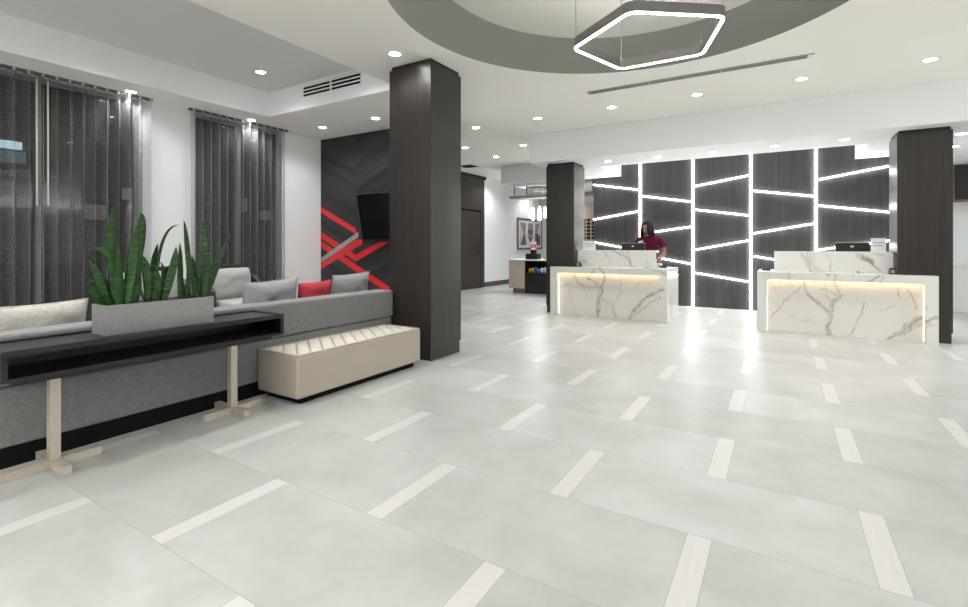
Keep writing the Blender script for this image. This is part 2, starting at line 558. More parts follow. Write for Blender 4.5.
DOORWOOD = wood('espresso_door_veneer', (0.025, 0.020, 0.018), (0.046, 0.038, 0.034), 0.42)
DARKEDGE = plain('dark_reveal', (0.012, 0.012, 0.012), 0.6)
BACKWALL = wood('brushed_charcoal_panel', (0.038, 0.038, 0.039), (0.074, 0.074, 0.075), 0.32, (22, 22, 0.7), 0.4)
ESPRESSO = wood('espresso_table_veneer', (0.009, 0.008, 0.0078), (0.018, 0.016, 0.0155), 0.40, (40, 1.6, 40), 0.35)
LIGHTWOOD = wood('pale_oak_laminate', (0.40, 0.33, 0.27), (0.56, 0.48, 0.41), 0.5, (2.0, 2.0, 26))
BROWNWOOD = wood('walnut_laminate', (0.12, 0.075, 0.055), (0.22, 0.15, 0.115), 0.45)
BASEB = plain('dark_baseboard', (0.085, 0.080, 0.072), 0.5)
BLACK = plain('black_plastic', (0.012, 0.012, 0.013), 0.35)
BLACKMAT = plain('black_matte', (0.008, 0.008, 0.008), 0.8, spec=0.12)
SCREEN = plain('black_glass_screen', (0.006, 0.006, 0.007), 0.12)
SILVER = plain('brushed_silver', (0.62, 0.62, 0.63), 0.3, 1.0)
SOFA = fabric('grey_tweed', (0.075, 0.077, 0.080), (0.30, 0.302, 0.306), 230)
GREYCUSH = fabric('grey_velvet', (0.25, 0.252, 0.255), (0.42, 0.422, 0.425), 120)
CREAM = fabric('cream_velvet', (0.47, 0.45, 0.41), (0.66, 0.635, 0.585), 45)
REDCUSH = red_net_material()
CHAIRFAB = fabric('pale_grey_upholstery', (0.30, 0.30, 0.30), (0.42, 0.42, 0.415), 200)
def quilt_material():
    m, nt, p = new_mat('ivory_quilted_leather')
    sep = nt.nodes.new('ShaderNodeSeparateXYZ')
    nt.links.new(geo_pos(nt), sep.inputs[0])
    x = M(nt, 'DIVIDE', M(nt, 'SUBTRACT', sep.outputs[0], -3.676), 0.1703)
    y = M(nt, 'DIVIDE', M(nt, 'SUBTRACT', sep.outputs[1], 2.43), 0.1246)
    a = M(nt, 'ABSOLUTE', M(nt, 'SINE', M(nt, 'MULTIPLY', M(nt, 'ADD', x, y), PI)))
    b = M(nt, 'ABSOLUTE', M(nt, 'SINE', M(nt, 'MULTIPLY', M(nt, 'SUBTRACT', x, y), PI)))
    groove_shade = M(nt, 'LESS_THAN', M(nt, 'MINIMUM', a, b), 0.15)  # shade painted into the colour along the quilting grooves
    nt.links.new(mixc(nt, groove_shade, (0.70, 0.65, 0.565), (0.27, 0.235, 0.19)), p.inputs['Base Color'])
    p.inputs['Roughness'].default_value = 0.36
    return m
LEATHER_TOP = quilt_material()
LEATHER = plain('taupe_leather', (0.42, 0.375, 0.315), 0.42, bump=0.08, bscale=250, vary=0.05)
LEGMETAL = plain('champagne_metal', (0.50, 0.45, 0.385), 0.42, 0.15, vary=0.08, bscale=60)
PLANTER = plain('silver_grey_planter', (0.27, 0.27, 0.275), 0.40, 0.35, vary=0.08, bscale=40)
SOIL = plain('dark_soil', (0.03, 0.022, 0.016), 0.95, bump=1, bscale=90)
LEAF_A = leaf_material('leaf_mid_green', (0.007, 0.034, 0.006), (0.030, 0.110, 0.017), (0.09, 0.23, 0.045))
LEAF_B = leaf_material('leaf_deep_green', (0.006, 0.026, 0.005), (0.024, 0.090, 0.014), (0.07, 0.19, 0.035))
LEAF_C = leaf_material('leaf_banded_green', (0.006, 0.026, 0.007), (0.040, 0.105, 0.025), (0.22, 0.28, 0.10))
SHEER = sheer_material()
SHEER_LIT_FOLD = sheer_material('sheer_cloth_lit_folds', 0.72, 0.34, 0.50)  # denser doubled cloth; bright fold crests painted as a lighter colour
GLASS = glass_material()
MULLION = plain('window_frame_grey', (0.22, 0.23, 0.235), 0.45, 0.2)
TRACK = plain('curtain_track_grey', (0.10, 0.10, 0.095), 0.5, 0.3)
WAND = plain('curtain_wand_beige', (0.55, 0.50, 0.43), 0.4)
MARBLE_A = marble('white_veined_marble', 6.4, VA)
MARBLE_B = marble('white_veined_stone', 14.2, VB)
RED = plain('red_lacquer_board', (0.60, 0.016, 0.022), 0.4)
GREYSTRIPE = plain('silver_grey_board', (0.30, 0.295, 0.285), 0.4)
LED = emit('led_white', (1.0, 0.995, 0.96), 9.5)
LEDWARM = emit('led_warm_white', (1.0, 0.68, 0.36), 5.0)
LENS = emit('downlight_lens', (1.0, 0.97, 0.92), 22.0)
RING_UPFILL = emit('pendant_up_fill', (1.0, 0.975, 0.93), 26.0)  # added upward glow, out of sight, for the round recess
RINGLED = emit('pendant_led', (1.0, 0.975, 0.93), 7.0)
RINGMETAL = plain('satin_nickel_ring', (0.36, 0.345, 0.335), 0.32, 0.75)
TRIMW = plain('white_trim', (0.82, 0.82, 0.81), 0.5)
GREYSLOT = plain('grey_aluminium', (0.30, 0.30, 0.295), 0.45, 0.5)
PENDGLASS = emit('lit_opal_shade', (1.0, 0.97, 0.92), 2.4)
PAPER = plain('white_card', (0.80, 0.80, 0.79), 0.5)
GREYINK = plain('grey_ink', (0.33, 0.33, 0.34), 0.6)

# ------------------------------------------------------------------ room numbers
H = 3.252          # main ceiling
HS = 2.74          # lowered soffit
XL, YF = -7.50, 6.28
XR, YB = 6.0, -4.0

# ------------------------------------------------------------------ floor, ceilings, walls
struct('floor', box(-9.0, XR, YB, 18.0, -0.10, 0.0), FLOOR, 'pale grey tiled floor with short white inlay strips')

CX, CY, CR = -1.03, 3.800, 1.905
TX0, TX1, TY0, TY1, TZ = -6.86, -4.15, -3.0, 4.72, 3.64

def flat_with_holes(loops, z):
    bm = bmesh.new()
    edges = []
    for lp in loops:
        vsx = [bm.verts.new((x, y, z)) for x, y in lp]
        edges += [bm.edges.new((vsx[i], vsx[(i + 1) % len(vsx)])) for i in range(len(vsx))]
    bmesh.ops.triangle_fill(bm, use_beauty=True, use_dissolve=False, edges=edges)
    for f in bm.faces:
        if f.normal.z > 0:
            f.normal_flip()
    return bm

NC = 96
circ = [(CX + CR * math.cos(2 * PI * k / NC), CY + CR * math.sin(2 * PI * k / NC)) for k in range(NC)]
struct('ceiling', flat_with_holes([[(XL, YB), (XR, YB), (XR, 18.0), (XL, 18.0)], circ,
                                   [(TX0, TY0), (TX1, TY0), (TX1, TY1), (TX0, TY1)]], H), CEIL,
       'flat white main ceiling with round recess and long tray')
bm = bmesh.new()
add_box(bm, TX0 - 0.1, TX1 + 0.1, TY0 - 0.1, TY1 + 0.1, TZ, TZ + 0.06)
struct('ceiling_tray', bm, TRAY, 'grey raised ceiling tray over the sofa area')
bm = bmesh.new()
add_box(bm, TX0 - 0.05, TX0, TY0, TY1, H + 0.002, TZ)
add_box(bm, TX1, TX1 + 0.05, TY0, TY1, H + 0.002, TZ)
add_box(bm, TX0 - 0.05, TX1 + 0.05, TY1, TY1 + 0.05, H + 0.002, TZ)
add_box(bm, TX0 - 0.05, TX1 + 0.05, TY0 - 0.05, TY0, H + 0.002, TZ)
struct('trim_1', bm, WHITE, 'white upright sides of the raised ceiling tray')
bm = lathe([(CR, H), (1.585, 3.53)], 96, CX, CY)
struct('ceiling_recess', bm, RECESS, 'dark grey sloping side of the round ceiling recess', smooth=True)
bm = lathe([(1.585, 3.53), (0.0, 3.535)], 96, CX, CY)
struct('ceiling_recess_top', bm, RECESS_TOP, 'grey top of the round ceiling recess')

# lowered soffit (L shape with a slot open to the back wall)
bm = bmesh.new()
add_box(bm, -3.90, XR, 7.98, 9.10, HS, H - 0.001)
add_box(bm, -3.90, -2.965, 9.10, 10.72, HS, H - 0.001)
add_box(bm, 1.10, XR, 9.10, 12.9, HS, H - 0.001)
struct('ceiling_soffit', bm, WHITE, 'white lowered soffit over the reception desks')
struct('ceiling_bulkhead', box(-6.055, -3.60, 10.72, 17.9, HS + 0.05, H - 0.001), WHITE, 'white lowered bulkhead over the snack bar')

# left wall with two tall window openings
W1 = (-2.2, 3.24, 0.20, 3.245)
W2 = (3.95, 5.43, 0.20, 3.245)
bm = bmesh.new()
xa, xb = XL - 0.25, XL
add_box(bm, xa, xb, YB, W1[0], 0, H)
add_box(bm, xa, xb, W1[0], W1[1], 0, W1[2])
add_box(bm, xa, xb, W1[0], W1[1], W1[3], H)
add_box(bm, xa, xb, W1[1], W2[0], 0, H)
add_box(bm, xa, xb, W2[0], W2[1], 0, W2[2])
add_box(bm, xa, xb, W2[0], W2[1], W2[3], H)
add_box(bm, xa, xb, W2[1], 18.0, 0, H)
struct('wall_left', bm, WHITE, 'white side wall with two tall curtained windows')
for k, (w, muls) in enumerate(((W1, (-0.9, 0.65, 2.17)), (W2, (4.70,)))):
    t = thing('window_%d' % (k + 1), ('wide' if k == 0 else 'narrow') + ' dark night window behind sheer curtain', 'window', (XL - 0.15, (w[0] + w[1]) / 2, w[2]), kind='structure')
    bm = bmesh.new()
    x0, x1 = XL - 0.18, XL - 0.10
    add_box(bm, x0, x1, w[0], w[0] + 0.05, w[2], w[3])
    add_box(bm, x0, x1, w[1] - 0.05, w[1], w[2], w[3])
    add_box(bm, x0, x1, w[0] + 0.05, w[1] - 0.05, w[2], w[2] + 0.05)
    add_box(bm, x0, x1, w[0] + 0.05, w[1] - 0.05, w[3] - 0.05, w[3])
    for y in muls:
        add_box(bm, x0, x1, y - 0.03, y + 0.03, w[2] + 0.05, w[3] - 0.05)
    obj('window_frame', bm, MULLION, t)
    obj('window_pane', box(XL - 0.145, XL - 0.139, w[0] + 0.04, w[1] - 0.04, w[2] + 0.04, w[3] - 0.04), GLASS, t)
    obj('window_sill', box(XL - 0.10, XL + 0.015, w[0], w[1], w[2] - 0.03, w[2]), TRIMW, t)

# dark board wall with red and grey inlaid boards
CHEV = chevron_material(-6.56)
wf = struct('wall_feature', box(XL, -4.45, YF, YF + 0.16, 0, H), CHEV, 'charcoal chevron board wall with crossing red stripes')
def stripe(nm, pts, mat, d):
    obj(nm, prism(pts, 'y', YF - d, YF + 0.002), mat, wf, label=('red' if mat is RED else 'grey') + ' diagonal stripe')
stripe('stripe', [(-7.495, 1.975), (-6.56, 1.545), (-6.56, 1.44), (-7.495, 1.862)], RED, 0.0040)
stripe('stripe', [(-7.495, 1.50), (-7.16, 1.345), (-6.56, 1.065), (-6.56, 0.945), (-7.16, 1.222), (-7.495, 1.375)], RED, 0.0042)
stripe('stripe', [(-7.495, 1.325), (-6.56, 0.893), (-6.10, 0.680), (-5.45, 0.38), (-5.45, 0.255), (-6.10, 0.558), (-6.56, 0.768), (-7.495, 1.200)], RED, 0.0044)
stripe('stripe', [(-7.495, 0.995), (-6.50, 1.485), (-6.50, 1.385), (-7.495, 0.905)], GREYSTRIPE, 0.0047)
stripe('stripe', [(-7.495, 0.890), (-6.54, 1.345), (-6.40, 1.345), (-6.40, 1.262), (-7.495, 0.780)], RED, 0.0040)
stripe('stripe', [(-6.56, 1.065), (-5.98, 1.305), (-5.74, 1.305), (-6.56, 0.945)], RED, 0.0050)

# closing walls of the hall
struct('wall_right', box(XR, XR + 0.15, YB, 18.0, 0, H), WHITE, 'white side wall of the hall behind the right column')
struct('wall_front', box(XL, XR, YB - 0.15, YB, 0, H), plain('charcoal_wall_paint', (0.09, 0.088, 0.085), 0.8), 'charcoal wall of the hall opposite the reception')
struct('wall_far', box(XL, XR, 18.0, 18.15, 0, H), WHITE, 'white wall at the far end past the snack bar')

# dark brushed back wall behind reception
BX0, BX1, BY = -3.588, 1.572, 10.57
bm = bmesh.new()
XS = [BX0, -2.553, -1.516, -0.490, 0.537, BX1]
for a, b in zip(XS, XS[1:]):
    add_box(bm, a + 0.004, b - 0.004, BY, BY + 0.03, 0.0, H - 0.002)
add_box(bm, BX0, BX1, BY + 0.03, BY + 0.15, 0, H - 0.002)
struct('wall_back', bm, BACKWALL, 'dark brushed panel wall behind the reception desks')

# door wall: projecting dark panelling with a door
dw = struct('wall_panelling', box(XL, XL + 0.05, 7.2, 12.2, 0, 3.16), DOORWOOD, 'dark wood panelling around a door on the white side wall')
obj('crown', box(XL, XL + 0.075, 7.2, 12.26, 3.16, 3.25), DARKEDGE, dw)
d = thing('door_1', 'tall dark wood flush door set in panelling', 'door', (XL + 0.05, 11.1, 0), kind='structure')
bm = bmesh.new()
add_box(bm, XL + 0.05, XL + 0.056, 9.85, 12.02, 2.20, 2.245)
add_box(bm, XL + 0.05, XL + 0.056, 11.93, 11.975, 0, 2.20)
obj('door_gap', bm, BLACKMAT, d)
obj('door_leaf', box(XL + 0.05, XL + 0.07, 10.0, 11.93, 0.008, 2.195), DOORWOOD, d)
obj('handle', tube([(XL + 0.075, 11.80, 0.98), (XL + 0.11, 11.80, 1.0), (XL + 0.11, 11.80, 1.22), (XL + 0.075, 11.80, 1.24)], 0.014), BLACK, d)
struct('baseboard_left', box(XL, XL + 0.02, 12.2, 18.0, 0, 0.14), BASEB, 'dark grey baseboard along the white far side wall')
bm = bmesh.new()
add_box(bm, XL, XL + 0.015, YB, YF, 0, 0.12)
struct('baseboard_window', bm, BASEB, 'dark baseboard under the curtained windows')

# wood-clad columns
def column(x0, x1, y0, y1, top, label):
    t = thing('column', label, 'column', ((x0 + x1) / 2, (y0 + y1) / 2, 0), kind='structure')
    obj('shaft', box(x0, x1, y0, y1, 0.135, top - 0.045), COLWOOD, t, bevel=0.004)
    obj('plinth', box(x0 + 0.012, x1 - 0.012, y0 + 0.012, y1 - 0.012, 0, 0.135), COLWOOD, t)
    obj('top_reveal', box(x0 + 0.02, x1 - 0.02, y0 + 0.02, y1 - 0.02, top - 0.045, top), DARKEDGE, t)
    return t
column(-3.775, -3.185, 4.12, 4.69, H, 'thick dark wood column beside the cream bench')
column(-3.700, -3.160, 8.25, 8.80, HS, 'dark wood column beside the desk with the person')
column(1.300, 1.842, 8.25, 8.80, HS, 'dark wood column beside the unattended desk')
obj('trim_panel', box(1.50, 1.862, 8.80, 8.84, 0.14, 0.93), BLACK).update_tag()
tp = bpy.data.objects['trim_panel']
tp.name = 'trim_2'
tag(tp, 'low black panel standing against the back of the unattended desk column', 'panel', kind='structure')

# ------------------------------------------------------------------ light strips on the back wall
def strip(ax, az, bx, bz, w, label):
    p, q = Vector((ax, az)), Vector((bx, bz))
    dv = (q - p).normalized()
    n = Vector((-dv.y, dv.x)) * w / 2
    pts = [tuple(p + n), tuple(q + n), tuple(q - n), tuple(p - n)]
    o = obj('led_strip', prism(pts, 'y', BY - 0.032, BY - 0.001), LED)
    return tag(o, label, 'light', 'white LED strips on the dark wall')
ORD = ['first', 'second', 'third', 'fourth', 'fifth', 'sixth', 'seventh', 'eighth', 'ninth']
for k, x in enumerate(XS[1:5]):
    strip(x, 0.0, x, 3.22, 0.036, 'vertical white LED strip on dark back wall, %s from the left' % ORD[k])
BAYS = [('in the leftmost bay', [(2.594, 2.423), (1.814, 1.967), (1.308, 1.129)]),
        ('in the bay behind the person', [(2.286, 2.121), (1.484, 1.615), (1.039, 0.861)]),
        ('in the middle bay between the desks', [(2.427, 2.578), (1.960, 1.810), (1.146, 1.333), (0.687, 0.540)]),
        ('in the bay rising behind the unattended desk', [(2.280, 2.124), (1.463, 1.630), (1.035, 0.870)]),
        ('in the bay beside the right column', [(2.416, 2.580), (1.955, 1.798), (1.156, 1.319)])]
for k, (where, segs) in enumerate(BAYS):
    for j, (za, zb) in enumerate(segs):
        strip(XS[k] + (0.030 if k else 0.005), za, XS[k + 1] - (0.030 if k < 4 else 0.005), zb, 0.023, '%s slanted LED strip from the top %s' % (ORD[j], where))

# ------------------------------------------------------------------ downlights
def spot(x, y, z, w, size=140, blend=0.7, r=0.035):
    l = bpy.data.lights.new('downlight_lamp', 'SPOT')
    l.energy, l.spot_size, l.spot_blend, l.shadow_soft_size, l.color = w, math.radians(size), blend, r, WARM
    o = bpy.data.objects.new('downlight_lamp', l)
    COL.objects.link(o)
    o.location = (x, y, z)
    return o

dl0 = thing('downlight', 'x', 'light', (0, 0, 5), group='recessed downlights')
obj('trim_ring', lathe([(0.058, -0.002), (0.060, -0.008), (0.082, -0.006), (0.085, -0.0005), (0.058, -0.0005)], 24), TRIMW, dl0, local=True, smooth=True)
obj('lens', lathe([(0.0, -0.0035), (0.059, -0.0035)], 24), LENS, dl0, local=True)
used = []
def downlight(x, y, z, label, w=1.0):
    if not used:
        o = dl0
        o.location = (x, y, z)
        o['label'] = label
        used.append(1)
    else:
        o = dup(dl0, (x, y, z), label=label)
    spot(x, y, z - 0.03, SPOT_W * w)
    return o

ROW = [-4.44, -3.28, -2.10, -0.95, 0.21, 1.38]
for k, x in enumerate(ROW):
    downlight(x, 6.99, H, 'recessed downlight in the row before the soffit, %s from the left' % ORD[k])
for k, x in enumerate([-2.63, -1.78, -0.93, -0.08, 0.77]):
    downlight(x, 8.53, HS, 'recessed downlight under the white soffit edge, %s from the left' % ORD[k], 0.75)
downlight(-3.453, 3.85, H, 'bright recessed downlight just in front of the thick column top', 1.4)
downlight(-3.50, 2.42, H, 'recessed downlight at the very top edge of the view', 1.8)
downlight(-7.25, 3.00, H, 'recessed downlight above the end of the wide curtain', 1.5)
downlight(-7.25, 4.69, H, 'recessed downlight above the narrow curtain', 1.5)
downlight(-6.66, 5.61, H, 'recessed downlight near the white corner by the chevron wall', 1.3)
downlight(-5.47, 5.65, H, 'recessed downlight above the wall mounted television', 1.8)
downlight(-6.14, 4.11, TZ, 'recessed downlight in the middle of the grey ceiling tray', 1.8)
downlight(-4.60, 4.11, TZ, 'half hidden downlight at the near edge of the grey tray', 1.4)
downlight(-5.55, 8.32, H, 'recessed downlight beside the column, nearest the door panelling', 1.6)
downlight(-5.52, 9.55, H, 'recessed downlight deep in the passage near the ceiling vent', 1.6)
downlight(-4.42, 8.73, H, 'recessed downlight near the outer corner of the soffit', 1.7)
downlight(-3.30, 10.13, HS, 'recessed downlight beside the column top and left end of dark wall', 0.6)
downlight(2.07, 8.90, HS, 'recessed downlight right of the unattended desk column, nearer one', 0.75)
downlight(2.24, 9.99, HS, 'recessed downlight right of the unattended desk column, farther one', 0.75)
# downlight rows carried on unseen, with spots added to brighten the hall
for x in (-3.5, -0.9, 1.7, 4.2):
    for y in (1.0, -1.2, -3.0):
        spot(x, y, H - 0.03, SPOT_W * (2.0 if x < -3 and y > 0 else 1.2 if x < -3 else 0.6))
for x, y in ((1.7, 2.6), (1.7, 4.4), (4.2, 2.6), (4.2, 4.6), (2.55, 6.99), (3.7, 6.99), (4.9, 6.99), (1.9, 5.7)):
    spot(x, y, H - 0.03, SPOT_W)
for y in (2.4, 0.6):
    spot(-6.14, y, TZ - 0.03, SPOT_W * 2.0)
    spot(-4.80, y, TZ - 0.03, SPOT_W * 2.0)
for y in (1.3, -0.4):
    spot(-7.33, y, H - 0.03, SPOT_W)
for x, y, z in ((-6.9, 8.6, H), (-6.9, 12.2, H), (-6.9, 15.0, H), (-5.0, 12.2, HS), (-5.0, 14.6, HS), (-4.2, 16.5, HS)):
    spot(x, y, z - 0.03, SPOT_W * 2.4)
for y in (0.0, 2.0, 4.0, 6.0, 8.0, 10.0):  # added to wash the unseen right wall with light
    spot(5.6, y, (H if y < 7.5 else HS) - 0.03, SPOT_W * 1.5)
for x, y in ((3.6, 9.2), (3.4, 11.2), (4.9, 10.2)):
    spot(x, y, HS - 0.03, SPOT_W * 0.7)

# unseen area lights added near two walls to lift the ceiling brightness
def ceiling_fill(x, y, z, sx, sy, w, tilt_x, tilt_y):
    l = bpy.data.lights.new('ceiling_fill_lamp', 'AREA')
    l.shape, l.size, l.size_y, l.energy, l.color = 'RECTANGLE', sx, sy, w, WARM
    o = bpy.data.objects.new('ceiling_fill_lamp', l)
    COL.objects.link(o)
    o.location = (x, y, z)
    o.rotation_euler = (PI + tilt_x, tilt_y, 0)
ceiling_fill(-2.5, YB + 0.25, 2.3, 9.0, 0.2, 620, 0.6, 0)
ceiling_fill(XR - 0.25, 3.0, 2.55, 0.2, 12.0, 70, 0, 0.5)

# ------------------------------------------------------------------ ring pendant, vents
PZ, PR = 2.835, 0.582
pcx, pcy = -0.890, 3.935
t = thing('ring_pendant', 'five-sided satin metal ring pendant with glowing lower edge', 'pendant light', (pcx, pcy, PZ))
def rounded_poly(R, rc):
    pts = []
    cs = [Vector((R * math.cos(math.radians(199.1 + 72 * k)), R * math.sin(math.radians(199.1 + 72 * k)))) for k in range(5)]
    for k in range(5):
        a, b, c = cs[k - 1], cs[k], cs[(k + 1) % 5]
        u, v = (a - b).normalized(), (c - b).normalized()
        for s in range(7):
            f = s / 6
            p0, p2 = b + u * rc, b + v * rc
            pts.append(p0 * (1 - f) ** 2 + b * 2 * f * (1 - f) + p2 * f * f)
    return pts
def ring_mesh(R_out, R_in, z0, z1):
    bm = bmesh.new()
    o_, i_ = rounded_poly(R_out, 0.07), rounded_poly(R_in, 0.055)
    n = len(o_)
    V = {}
    for nm, pp, z in (('ob', o_, z0), ('ot', o_, z1), ('ib', i_, z0), ('it', i_, z1)):
        V[nm] = [bm.verts.new((pcx + p.x, pcy + p.y, z)) for p in pp]
    for k in range(n):
        j = (k + 1) % n
        for a, b in (('ob', 'ot'), ('ot', 'it'), ('it', 'ib'), ('ib', 'ob')):
            bm.faces.new([V[a][k], V[a][j], V[b][j], V[b][k]])
    bmesh.ops.recalc_face_normals(bm, faces=bm.faces)
    return bm
obj('ring', ring_mesh(PR + 0.017, PR - 0.017, PZ + 0.008, PZ + 0.082), RINGMETAL, t)
obj('diffuser', ring_mesh(PR + 0.012, PR - 0.012, PZ + 0.000, PZ + 0.0085), RINGLED, t, label='glowing white diffuser')
obj('upper_fill_glow', ring_mesh(PR + 0.012, PR - 0.012, PZ + 0.0822, PZ + 0.0828), RING_UPFILL, t, label='unseen glowing strip added on top to light the recess')  # hidden emitter added on the ring's top to brighten the recess
for k in range(5):
    a = math.radians(199.1 + 72 * k)
    x, y = pcx + (PR - 0.02) * math.cos(a), pcy + (PR - 0.02) * math.sin(a)
    obj('wire', tube([(x, y, PZ + 0.08), (x, y, 3.532)], 0.0025, 6), GREYSLOT, t)

t = thing('linear_diffuser', 'long grey slot diffuser in the ceiling below the round recess', 'air vent', (-0.93, 6.18, H))
obj('slot_frame', box(-2.17, 0.30, 6.125, 6.235, H - 0.008, H), GREYSLOT, t)
bm = bmesh.new()
for a, b in ((-2.12, -1.40), (-1.37, -0.60), (-0.57, 0.24)):
    add_box(bm, a, b, 6.142, 6.172, H - 0.012, H - 0.007)
    add_box(bm, a, b, 6.188, 6.218, H - 0.012, H - 0.007)
obj('slot', bm, plain('slot_shadow_grey', (0.16, 0.16, 0.155), 0.5), t)
obj('end_cap', box(0.24, 0.30, 6.125, 6.235, H - 0.016, H - 0.006), TRIMW, t)

t = thing('air_vent', 'three-slot black air vent on the white tray side', 'air vent', (-5.42, TY1, 3.5))
obj('vent_frame', box(-6.02, -4.82, TY1 - 0.008, TY1, 3.415, 3.585), TRIMW, t)
for z in (3.445, 3.497, 3.549):
    bm = bmesh.new()
    add_box(bm, -6.00, -5.44, TY1 - 0.012, TY1 - 0.004, z - 0.014, z + 0.014)
    add_box(bm, -5.40, -4.84, TY1 - 0.012, TY1 - 0.004, z - 0.014, z + 0.014)
    obj('vent_slot', bm, BLACKMAT, t)

t = thing('ceiling_vent', 'small square grey ceiling vent above the door panelling', 'air vent', (-6.78, 10.32, H))
obj('vent_frame', box(-6.98, -6.58, 10.12, 10.52, H - 0.008, H), GREYSLOT, t)
bm = bmesh.new()
for k in range(6):
    add_box(bm, -6.95, -6.61, 10.15 + k * 0.06, 10.18 + k * 0.06, H - 0.013, H - 0.006)
obj('vent_slats', bm, BLACKMAT, t)

# ------------------------------------------------------------------ curtains
def curtain(y0, y1, period, amp, seed, label, wands=()):
    t = thing('sheer_curtain', label, 'curtain', (XL + 0.12, (y0 + y1) / 2, 0.02), group='sheer curtains at the windows')
    bm = bmesh.new()
    rnd = random.Random(seed)
    ny = int(round((y1 - y0) / period * 16))
    zs = [0.03, 0.6, 1.4, 2.2, 2.9, 3.12, 3.215]
    ph = [rnd.uniform(-0.25, 0.25) for _ in range(int((y1 - y0) / period) + 3)]
    rows = []
    for z in zs:
        row = []
        for i in range(ny + 1):
            y = y0 + (y1 - y0) * i / ny
            c = (y - y0) / period
            k = int(c)
            w = ph[k] * (1 - (c - k)) + ph[k + 1] * (c - k)
            s = math.sin(2 * PI * (c + w * 0.35))
            s = math.copysign(abs(s) ** 0.75, s)
            a = amp * (1.0 + 0.25 * w) * (0.85 + 0.15 * (3.17 - z) / 3.17)
            row.append(bm.verts.new((XL + 0.12 + a * s, y + 0.012 * math.sin(4 * PI * c), z)))
        rows.append(row)
    for r0, r1 in zip(rows, rows[1:]):
        for i in range(ny):
            f = bm.faces.new([r0[i], r0[i + 1], r1[i + 1], r1[i]])
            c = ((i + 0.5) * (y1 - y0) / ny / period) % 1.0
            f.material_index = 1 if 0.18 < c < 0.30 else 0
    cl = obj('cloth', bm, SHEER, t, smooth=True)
    cl.data.materials.append(SHEER_LIT_FOLD)
    obj('curtain_track', box(XL + 0.10, XL + 0.15, y0 - 0.02, y1 + 0.02, 3.222, 3.250), TRACK, t)
    n = int((y1 - y0) / period)
    for k in range(n + 1):
        y = y0 + (k + 0.25) * period
        if y < y1:
            obj('carrier', box(XL + 0.15, XL + 0.165, y - 0.010, y + 0.010, 3.205, 3.240), WAND, t)
    for y in wands:
        obj('wand', tube([(XL + 0.19, y, 3.16), (XL + 0.20, y, 1.70)], 0.008, 8), WAND, t)
    return t
curtain(-2.3, 3.285, 0.126, 0.062, 3, 'wide dark sheer pleated curtain with two pull wands', (2.075, 2.175))
curtain(3.815, 5.425, 0.126, 0.062, 5, 'narrow dark sheer pleated curtain between white wall pieces')

# night building outside
t = thing('building', 'dark building with a few lit windows outside at night', 'building', (-24, 6, 0))
obj('facade', box(-26, -24, -14, 26, -3, 9), plain('night_facade', (0.05, 0.05, 0.055), 0.9), t)
LITA, LITB = emit('lit_window_blue', (0.55, 0.72, 0.80), 0.8), emit('lit_window_warm', (0.8, 0.66, 0.5), 0.09)
LITC = emit('lit_window_teal', (0.3, 0.45, 0.5), 0.16)
for y, z, w, h, mt in ((4.9, 4.75, 1.5, 0.30, LITA), (5.2, 4.25, 1.3, 0.45, LITC), (9.6, 3.2, 0.9, 0.5, LITC), (10.6, 2.2, 1.4, 0.4, LITC), (8.3, 2.3, 0.7, 0.6, LITB), (11.0, 2.0, 0.8, 0.5, LITB), (14.6, 3.0, 0.7, 0.7, LITC), (16.0, 2.6, 0.6, 0.5, LITB), (18.0, 3.1, 0.8, 0.6, LITC)):
    obj('lit_window', box(-24.02, -23.99, y, y + w, z, z + h), mt, t)

# ------------------------------------------------------------------ sofa
SX = -3.685
t = thing('sofa', 'long low grey tweed sofa seen from its back', 'sofa', (-4.15, 1.8, 0))
obj('plinth', box(-4.62, SX, -1.2, 4.02, 0.0, 0.112), BLACKMAT, t)
obj('seat_base', box(-4.68, SX - 0.002, -1.25, 4.06, 0.112, 0.445), SOFA, t, bevel=0.012)
obj('backrest', box(-3.925, SX + 0.002, -1.25, 4.085, 0.452, 0.742), SOFA, t, bevel=0.022, segs=3)
for a, b in ((-1.20, 0.52), (0.53, 2.26), (2.27, 4.04)):
    obj('seat_cushion', box(-4.70, -3.935, a, b, 0.446, 0.500), SOFA, t, bevel=0.03, segs=3)

def pillow_bm(w, h, th, seed=0, n=22, pinch=0.055):
    """a stuffed cushion: width along x, height along z, depth along y"""
    bm = bmesh.new()
    rnd = random.Random(seed)
    ox = rnd.uniform(0, 50)
    sides = []
    for sgn in (-1, 1):
        g = []
        for i in range(n + 1):
            r = []
            for j in range(n + 1):
                u, v = 2 * i / n - 1, 2 * j / n - 1
                d = max(0.0, (1 - u ** 4) * (1 - v ** 4)) ** 0.55
                uu = u * (1 - pinch * (1 - v * v) * u * u)
                vv = v * (1 - pinch * (1 - u * u) * v * v)
                wr = noise.noise(Vector((uu * 2.5 + ox, vv * 2.5, sgn))) * 0.018 * d
                x, z = uu * w / 2, vv * h / 2
                z += 0.010 * noise.noise(Vector((u * 1.7 + ox, 3.3, v)))
                r.append((x, sgn * (th / 2 * d + wr), z))
            g.append(r)
        sides.append(g)
    V = {}
    def vert(s, i, j):
        k = (i, j) if i in (0, n) or j in (0, n) else (s, i, j)
        if k not in V:
            p = sides[s][i][j]
            V[k] = bm.verts.new((p[0], 0.0 if len(k) == 2 else p[1], p[2]))
        return V[k]
    for s in (0, 1):
        for i in range(n):
            for j in range(n):
                f = [vert(s, i, j), vert(s, i + 1, j), vert(s, i + 1, j + 1), vert(s, i, j + 1)]
                bm.faces.new(f if s == 0 else f[::-1])
    bmesh.ops.recalc_face_normals(bm, faces=bm.faces)
    return bm

